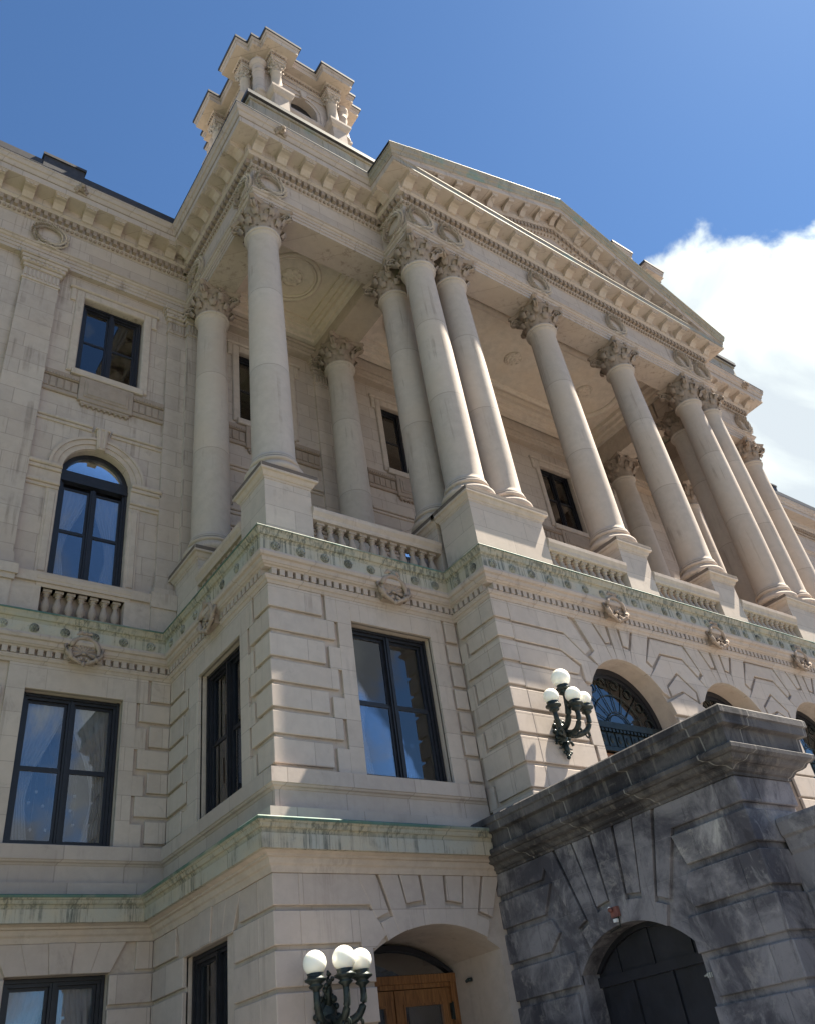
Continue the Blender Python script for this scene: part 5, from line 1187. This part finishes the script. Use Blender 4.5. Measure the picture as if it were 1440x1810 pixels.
# ================================================================== dark stone stair wing
WING = empty('stair_wing', (xS, yS, GZ), 'soot blackened stone stair wing with a gated arch jutting from the portico', 'stair wing')
def wpiece(mb, name, m): o = mb.build(name, m); keep(o, WING); return o
ARCH = (-4.36, -1.86, GZ, -8.81, 0.55)
mb = MB(); wall(mb, FD, yS + 0.06, 0.3, GZ, -6.7, [ARCH], CH, 0.9); wall(mb, FDF, xS + 0.06, xSE, GZ, -6.7, (), CH, 0.4); wpiece(mb, 'wall', 'sooty')
mb = MB()
DC = [-6.80, -7.29, -7.86, -8.45, -9.05, -9.63, -10.2, -10.8, GZ]
acn = -3.11
for i in range(8):
    zt, zb = DC[i], DC[i + 1] + 0.105
    if i < 2:
        a = -4.52 + (0.10 if i == 0 else -0.02)
        pb = MB(); prism(pb if i else mb, FD, [(yS + 0.4, zb), (a - 0.10 * i, zb), (a + 0.04, zt), (yS + 0.4, zt)], CH - 0.03, 0.0)
        if i: o = wpiece(pb, 'pale_block', 'sooty3'); o['label'] = 'paler grey block beside the arch'
        b = -1.62 + 0.1 * i
        prism(mb, FD, [(b + 0.16, zb), (-0.02, zb), (-0.02, zt), (b - 0.12, zt)], CH - 0.03, 0.0)
    elif i == 2:
        prism(mb, FD, [(yS + 0.4, zb), (-4.55, zb), (-4.42, zb + 0.2), (-4.62, zt), (yS + 0.4, zt)], CH - 0.03, 0.0)
        prism(mb, FD, [(-1.32, zb), (-0.02, zb), (-0.02, zt), (-1.5, zt), (-1.62, zb + 0.25)], CH - 0.03, 0.0)
    else:
        k = 0.0 if i % 2 else 0.14
        rect(mb, FD, yS + 0.4, -4.36 - k, zb, zt, CH - 0.03, 0.0); rect(mb, FD, -1.86 + k, -0.02, zb, zt, CH - 0.03, 0.0)
    cbox(mb, xS, xS + 0.5, yS, yS + 0.4, zb, zt, 0.016)
    if i: rect(mb, FDF, xS + 0.5, xSE - (0.5 if i > 1 else 0.1), zb, zt, CH - 0.03, 0.0)
    else: rect(mb, FDF, xS + 0.5, xSE, zb, zt, CH - 0.03, 0.0)
seg_voussoirs(mb, FD, acn, 1.25, -8.81, 0.55, -6.80, 1.4)
wpiece(mb, 'rusticated_facing', 'sooty')
WP = [(xS, 0.25), (xS, yS), (xSE, yS), (xSE, -1.45)]
WP = [(xS, -0.02), (xS, yS), (xSE, yS), (xSE, -D - 0.05)]
mb = MB(); sweep(mb, [(-0.7, -5.84), (0.40, -5.87), (0.43, -5.90), (0.43, -6.0), (0.40, -6.02), (0.39, -6.15), (0.30, -6.17), (0.285, -6.18), (0.27, -6.42), (0.36, -6.44), (0.38, -6.46), (0.375, -6.52), (0.33, -6.56)] + cyma((0.28, -6.57), (0.07, -6.74), 5) + [(0.03, -6.76), (0.02, -6.80), (-0.7, -6.80)], WP); wpiece(mb, 'coping', 'sooty2')
mb = MB(); mb.box(xS + 0.7, xSE - 0.3, yS + 0.4, -D - 0.06, GZ, -5.86); wpiece(mb, 'core', 'sooty')
frg = Frame((xS + 0.5, 0, 0), (0, 1, 0), (-1, 0, 0)); mb = MB()
pts = [(ARCH[0] + 0.01, GZ)] + arc_pts(acn, 1.245, -8.81, 0.55, 20) + [(ARCH[1] - 0.01, GZ)]
n = len(pts); mb.add([frg.p(a, b, 0) for a, b in pts] + [frg.p(a, b, -0.06) for a, b in pts], [tuple(range(n)), tuple(range(n, 2 * n))])
fbox(mb, frg, -4.36, -1.86, -9.02, -8.87, 0.0, 0.06)
for u in (-2.58, -3.42): fbox(mb, frg, u - 0.03, u + 0.03, GZ, -9.02, 0, 0.045)
fbox(mb, frg, -3.95, -3.9, -8.87, -8.3, 0, 0.03); fbox(mb, frg, -3.14, -3.09, -8.87, -8.27, 0, 0.03); fbox(mb, frg, -2.4, -2.36, -8.87, -8.4, 0, 0.03)
gt = wpiece(mb, 'gate', 'gate')
o_, i_ = arc_pts(acn, 1.25, -8.81, 0.55, 28), arc_pts(acn, 1.16, -8.81, 0.47, 28); mb = MB()
for i in range(28): q = [o_[i], o_[i + 1], i_[i + 1], i_[i]]; mb.add([frg.p(a, b, 0.07) for a, b in q] + [frg.p(a, b, 0) for a, b in q], [(0, 1, 2, 3), (2, 3, 7, 6)])
mb.build('gate_frame', 'frame', gt)
# front stair cheek beyond the pier
mb = MB(); mb.box(5.3, 6.9, -13.0, yS + 0.02, GZ, -7.95); cheek = wpiece(mb, 'cheek_wall', 'sooty')
CP = [(5.3, yS - 0.02), (5.3, -13.0)]
mb = MB(); sweep(mb, [(-1.6, -7.42), (0.10, -7.44), (0.12, -7.5), (0.10, -7.68), (0.05, -7.72), (0.03, -7.9), (0.0, -7.95), (-1.6, -7.95)], CP); o = mb.build('cheek_coping', 'sooty', cheek)
mb = MB()
for i in range(3, 8): rect(mb, Frame((5.3, 0, 0), (0, 1, 0), (-1, 0, 0)), -12.9, yS - 0.04, DC[i + 1] + 0.07, DC[i] - 0.02, -0.02, 0.05)
mb.build('rusticated_facing', 'sooty', cheek)
# entrance steps between the cheeks and the landing in front of the arches
mb = MB(); mb.box(xSE, 2 * xm - xSE, -5.9, -D - 0.06, GZ, -7.3)
for k in range(24): mb.box(6.9, 2 * xm - 6.9, -5.9 - 0.32 * (k + 1), -5.9 - 0.32 * k + 0.01, GZ, -7.3 - 0.18 * (k + 1))
STEP = empty('entrance_steps', (xm, -6, GZ), 'broad stone entrance steps rising to the three arched doors', 'steps'); o = mb.build('treads', 'concrete'); keep(o, STEP)
# ================================================================== wall lamps
def lamp(label, x, y, z, globes, finial, name='wall_lamp'):
    t = empty(name, (x, y, z), label, 'lamp', 'cast iron globe lamps on the facade')
    mb = MB()
    mb.sphere((0, -0.03, 0), 0.23, 20, 12, (0.85, 0.35, 1.25)); mb.sphere((0, -0.10, 0.02), 0.13, 14, 10, (1, 0.6, 1.2))
    for k in range(12):
        a = 2 * math.pi * k / 12; mb.sphere((0.20 * math.cos(a), -0.05, 0.27 * math.sin(a)), 0.05, 8, 6)
    for s in (-1, 1):
        mb.tube([(s * (0.16 + 0.09 * math.cos(q)) , -0.06, -0.28 + 0.09 * math.sin(q)) for q in [0.5 * k for k in range(11)]], [0.035 - 0.002 * k for k in range(11)], 7)
    mb.tube([(0, -0.06, -0.25), (0, -0.09, -0.42), (0, -0.07, -0.55)], [0.07, 0.055, 0.02], 8); mb.sphere((0, -0.08, -0.56), 0.045, 8, 6)
    for k in range(5): mb.sphere((0.05 * (k - 2), -0.09, -0.46 - 0.04 * (2 - abs(k - 2))), 0.035, 6, 5)
    mb.build('backplate', 'iron', t)
    for gx, gy, gz, r in globes:
        gy_, base = gy, gz - r - 0.05
        mb = MB()
        if abs(gx) < 0.05 and gz > 0.85: path = [(0, -0.08, 0.02), (0, -0.28, 0.12), (0.0, gy * 0.95, 0.35), (gx, gy, 0.6), (gx, gy, base - 0.10)]; rad = [0.075, 0.065, 0.07, 0.055, 0.045]
        else: path = [(0, -0.08, 0.0), (gx * 0.35, gy * 0.55, -0.12), (gx * 0.78, gy * 0.85, -0.06), (gx * 0.98, gy, 0.12), (gx, gy, base - 0.12)]; rad = [0.075, 0.068, 0.062, 0.055, 0.048]
        # smooth the arm
        P = [Vector(q) for q in path]; pts = []; rr = []
        for i in range(len(P) - 1):
            p0, p1, p2, p3 = P[max(0, i - 1)], P[i], P[i + 1], P[min(len(P) - 1, i + 2)]
            for q in range(5):
                s = q / 5; pts.append(0.5 * ((2 * p1) + (p2 - p0) * s + (2 * p0 - 5 * p1 + 4 * p2 - p3) * s * s + (3 * p1 - p0 - 3 * p2 + p3) * s ** 3)); rr.append(rad[i] * (1 - s) + rad[i + 1] * s)
        pts.append(P[-1]); rr.append(rad[-1]); mb.tube(pts, rr, 10)
        sg = 1 if gx >= 0 else -1; q0 = Vector((gx * 0.78, gy * 0.85, -0.1))
        mb.tube([q0 + Vector((sg * 0.09 * math.sin(t), -0.02, 0.02 - 0.09 + 0.09 * math.cos(t))) * (1 - t / 9) for t in [0.55 * k for k in range(10)]], [0.032 - 0.002 * k for k in range(10)], 6)
        am = mb.build('arm', 'iron', t)
        mb = MB(); mb.lathe([(0.0, -0.13), (0.05, -0.13), (0.055, -0.10), (0.10, -0.07), (0.115, -0.05), (0.085, -0.03), (0.125, 0.0), (0.165, 0.02), (0.17, 0.045), (0.13, 0.06), (0.12, 0.09), (0.13, 0.12), (0.10, 0.125), (0.0, 0.125)], (gx, gy, base - 0.03), 24); mb.build('globe_holder', 'iron', am)
        mb = MB(); mb.sphere((gx, gy, gz), r, 32, 20); mb.build('globe', 'opal', t)
    if finial:
        mb = MB(); mb.tube([(0, -0.1, 0.15), (0, -0.16, 0.32), (0, -0.14, 0.5)], [0.06, 0.05, 0.03], 8)
        for k in range(7): a = k * 0.9; mb.sphere((0.07 * math.cos(a), -0.16 + 0.05 * math.sin(a), 0.22 + 0.045 * k), 0.055 - 0.003 * k, 8, 6)
        mb.tube([(0.0, -0.14, 0.5), (0.03, -0.14, 0.56), (0.0, -0.14, 0.62)], [0.03, 0.045, 0.012], 7)
        mb.build('finial', 'iron', t)
    return t
gr = 0.195
lamp('four globe cast iron lamp on the sunlit portico corner beside the arched window', 6.13, -D, -4.18, [(0.0, -0.40, 1.10, gr + 0.015), (-0.47, -0.42, 0.60, gr - 0.025), (0.50, -0.45, 0.66, gr - 0.025), (0.02, -0.60, 0.63, gr - 0.022)], False)
lamp('three globe cast iron lamp beside the wooden door in the shade', 0.55, -o3, -8.93, [(-0.43, -0.50, 0.67, gr - 0.015), (0.43, -0.45, 0.69, gr - 0.02), (0.02, -0.62, 0.70, gr - 0.012)], True)
# ================================================================== small things
ab = empty('alarm_bell', (xS - 0.02, -3.03, -8.2), 'small red alarm box with a pale lamp above the dark gated arch', 'alarm')
mb = MB(); mb.box(-0.06, 0.0, -0.08, 0.08, 0.05, 0.20); mb.tube([(-0.07, 0.03, 0.16), (-0.12, 0.03, 0.16)], 0.035, 10); mb.build('housing', 'red', ab)
mb = MB(); mb.sphere((-0.09, 0.05, 0.19), 0.025, 10, 8); mb.box(-0.09, 0.0, -0.03, 0.03, -0.03, 0.02); mb.build('lamp_lens', 'opal', ab)
mb = MB(); mb.tube([(-0.02, -0.04, 0.04), (-0.03, -0.04, -0.10), (-0.02, 0.20, -0.14)], 0.012, 6); mb.build('conduit', 'iron', ab)
sp = MB(); sp.tube([(4.385, 0.75, -8.42), (4.28, 0.75, -8.42), (4.24, 0.75, -8.45)], 0.03, 8); sp.lathe([(0.0, -0.03), (0.05, -0.03), (0.05, 0.03), (0.0, 0.03)], (4.33, 0.75, -8.42), 10)
o = sp.build('wall_pipe', 'iron'); o['label'] = 'short dark pipe stub in the side of the door recess'; o['category'] = 'pipe'
gb = MB(); gb.box(xS - 0.06, xS + 0.0, -4.50, -4.45, -9.27, -9.21); gb.tube([(xS - 0.03, -4.45, -9.23), (xS - 0.03, -4.38, -9.24)], 0.012, 8)
o = gb.build('gate_sensor', 'lead_pale'); o['label'] = 'small grey sensor box on the dark pier beside the gate'; o['category'] = 'sensor'
def curtain(fr, u0, u1, z0, z1, w, side, label, tied=True):
    """pleated net curtain, gathered towards its side at tie height"""
    mb = MB(); nu, nv = 44, 24; vs = []; fs = []
    for j in range(nv + 1):
        t = j / nv; z = z1 + (z0 - z1) * t
        k = 1.0
        if tied: k = 1 - 0.68 * (math.sin(min(1, t / 0.72) * math.pi / 2) ** 1.6 if t < 0.72 else 1 - 0.25 * (t - 0.72) / 0.28)
        for i in range(nu + 1):
            s = i / nu; u = (u0 + (u1 - u0) * s * k) if side < 0 else (u1 - (u1 - u0) * s * k)
            vs.append(fr.p(u, z, w + 0.045 * math.sin(s * 42 + 2 * math.sin(t * 3)) * (0.5 + 0.5 * t)))
    for j in range(nv):
        for i in range(nu): a = j * (nu + 1) + i; fs.append((a, a + 1, a + nu + 2, a + nu + 1))
    mb.add(vs, fs, True); o = mb.build('curtain', 'cloth'); o['label'] = label; o['category'] = 'curtain'; o['group'] = 'net curtains'
    return o
curtain(FL, -3.2, -2.28, -4.85, -1.75, -0.5, -1, 'white net curtain tied back behind the left panes of the large wing window')
curtain(FL, -2.2, -1.26, -4.85, -1.75, -0.5, 1, 'white net curtain tied back behind the right panes of the large wing window')
curtain(FU, -3.0, -2.22, 1.7, 4.7, -0.46, -1, 'white net curtain behind the left panes of the arched window')
curtain(FU, -2.18, -1.4, 1.7, 4.7, -0.46, 1, 'white net curtain behind the right panes of the arched window')
curtain(FP, 2.12, 2.95, -4.85, -1.7, -0.5, -1, 'white net curtain on the left side of the pavilion front window')
curtain(FP, 3.15, 4.0, -4.85, -1.7, -0.5, 1, 'white net curtain on the right side of the pavilion front window')
curtain(GL2, -2.9, -2.1, -10.5, -7.45, -0.5, -1, 'white net curtain in the left half of the ground storey window')
curtain(GL2, -2.05, -1.25, -10.5, -7.45, -0.5, 1, 'white net curtain in the right half of the ground storey window')
ORN = None
for k, (u, z) in enumerate(((-2.72, -3.76), (-2.55, -4.05), (-2.85, -4.0), (-2.75, -4.55), (-2.45, -4.55), (-1.92, -3.8), (-1.98, -4.12), (-1.9, -4.42))):
    p = FL.p(u, z, -0.42)
    if ORN is None:
        mb = MB(); mb.sphere((0, 0, 0), 0.035, 12, 8); mb.tube([(0, 0, 0.03), (0, 0, 1.6)], 0.0015, 4); ORN = mb.build('window_bauble', 'cloth'); ORN.location = p; q = ORN
    else: q = ORN.copy(); COL.objects.link(q); q.location = p
    q['label'] = 'small white ball hanging inside the large wing window'; q['category'] = 'ornament'; q['group'] = 'white balls hanging in the wing window'
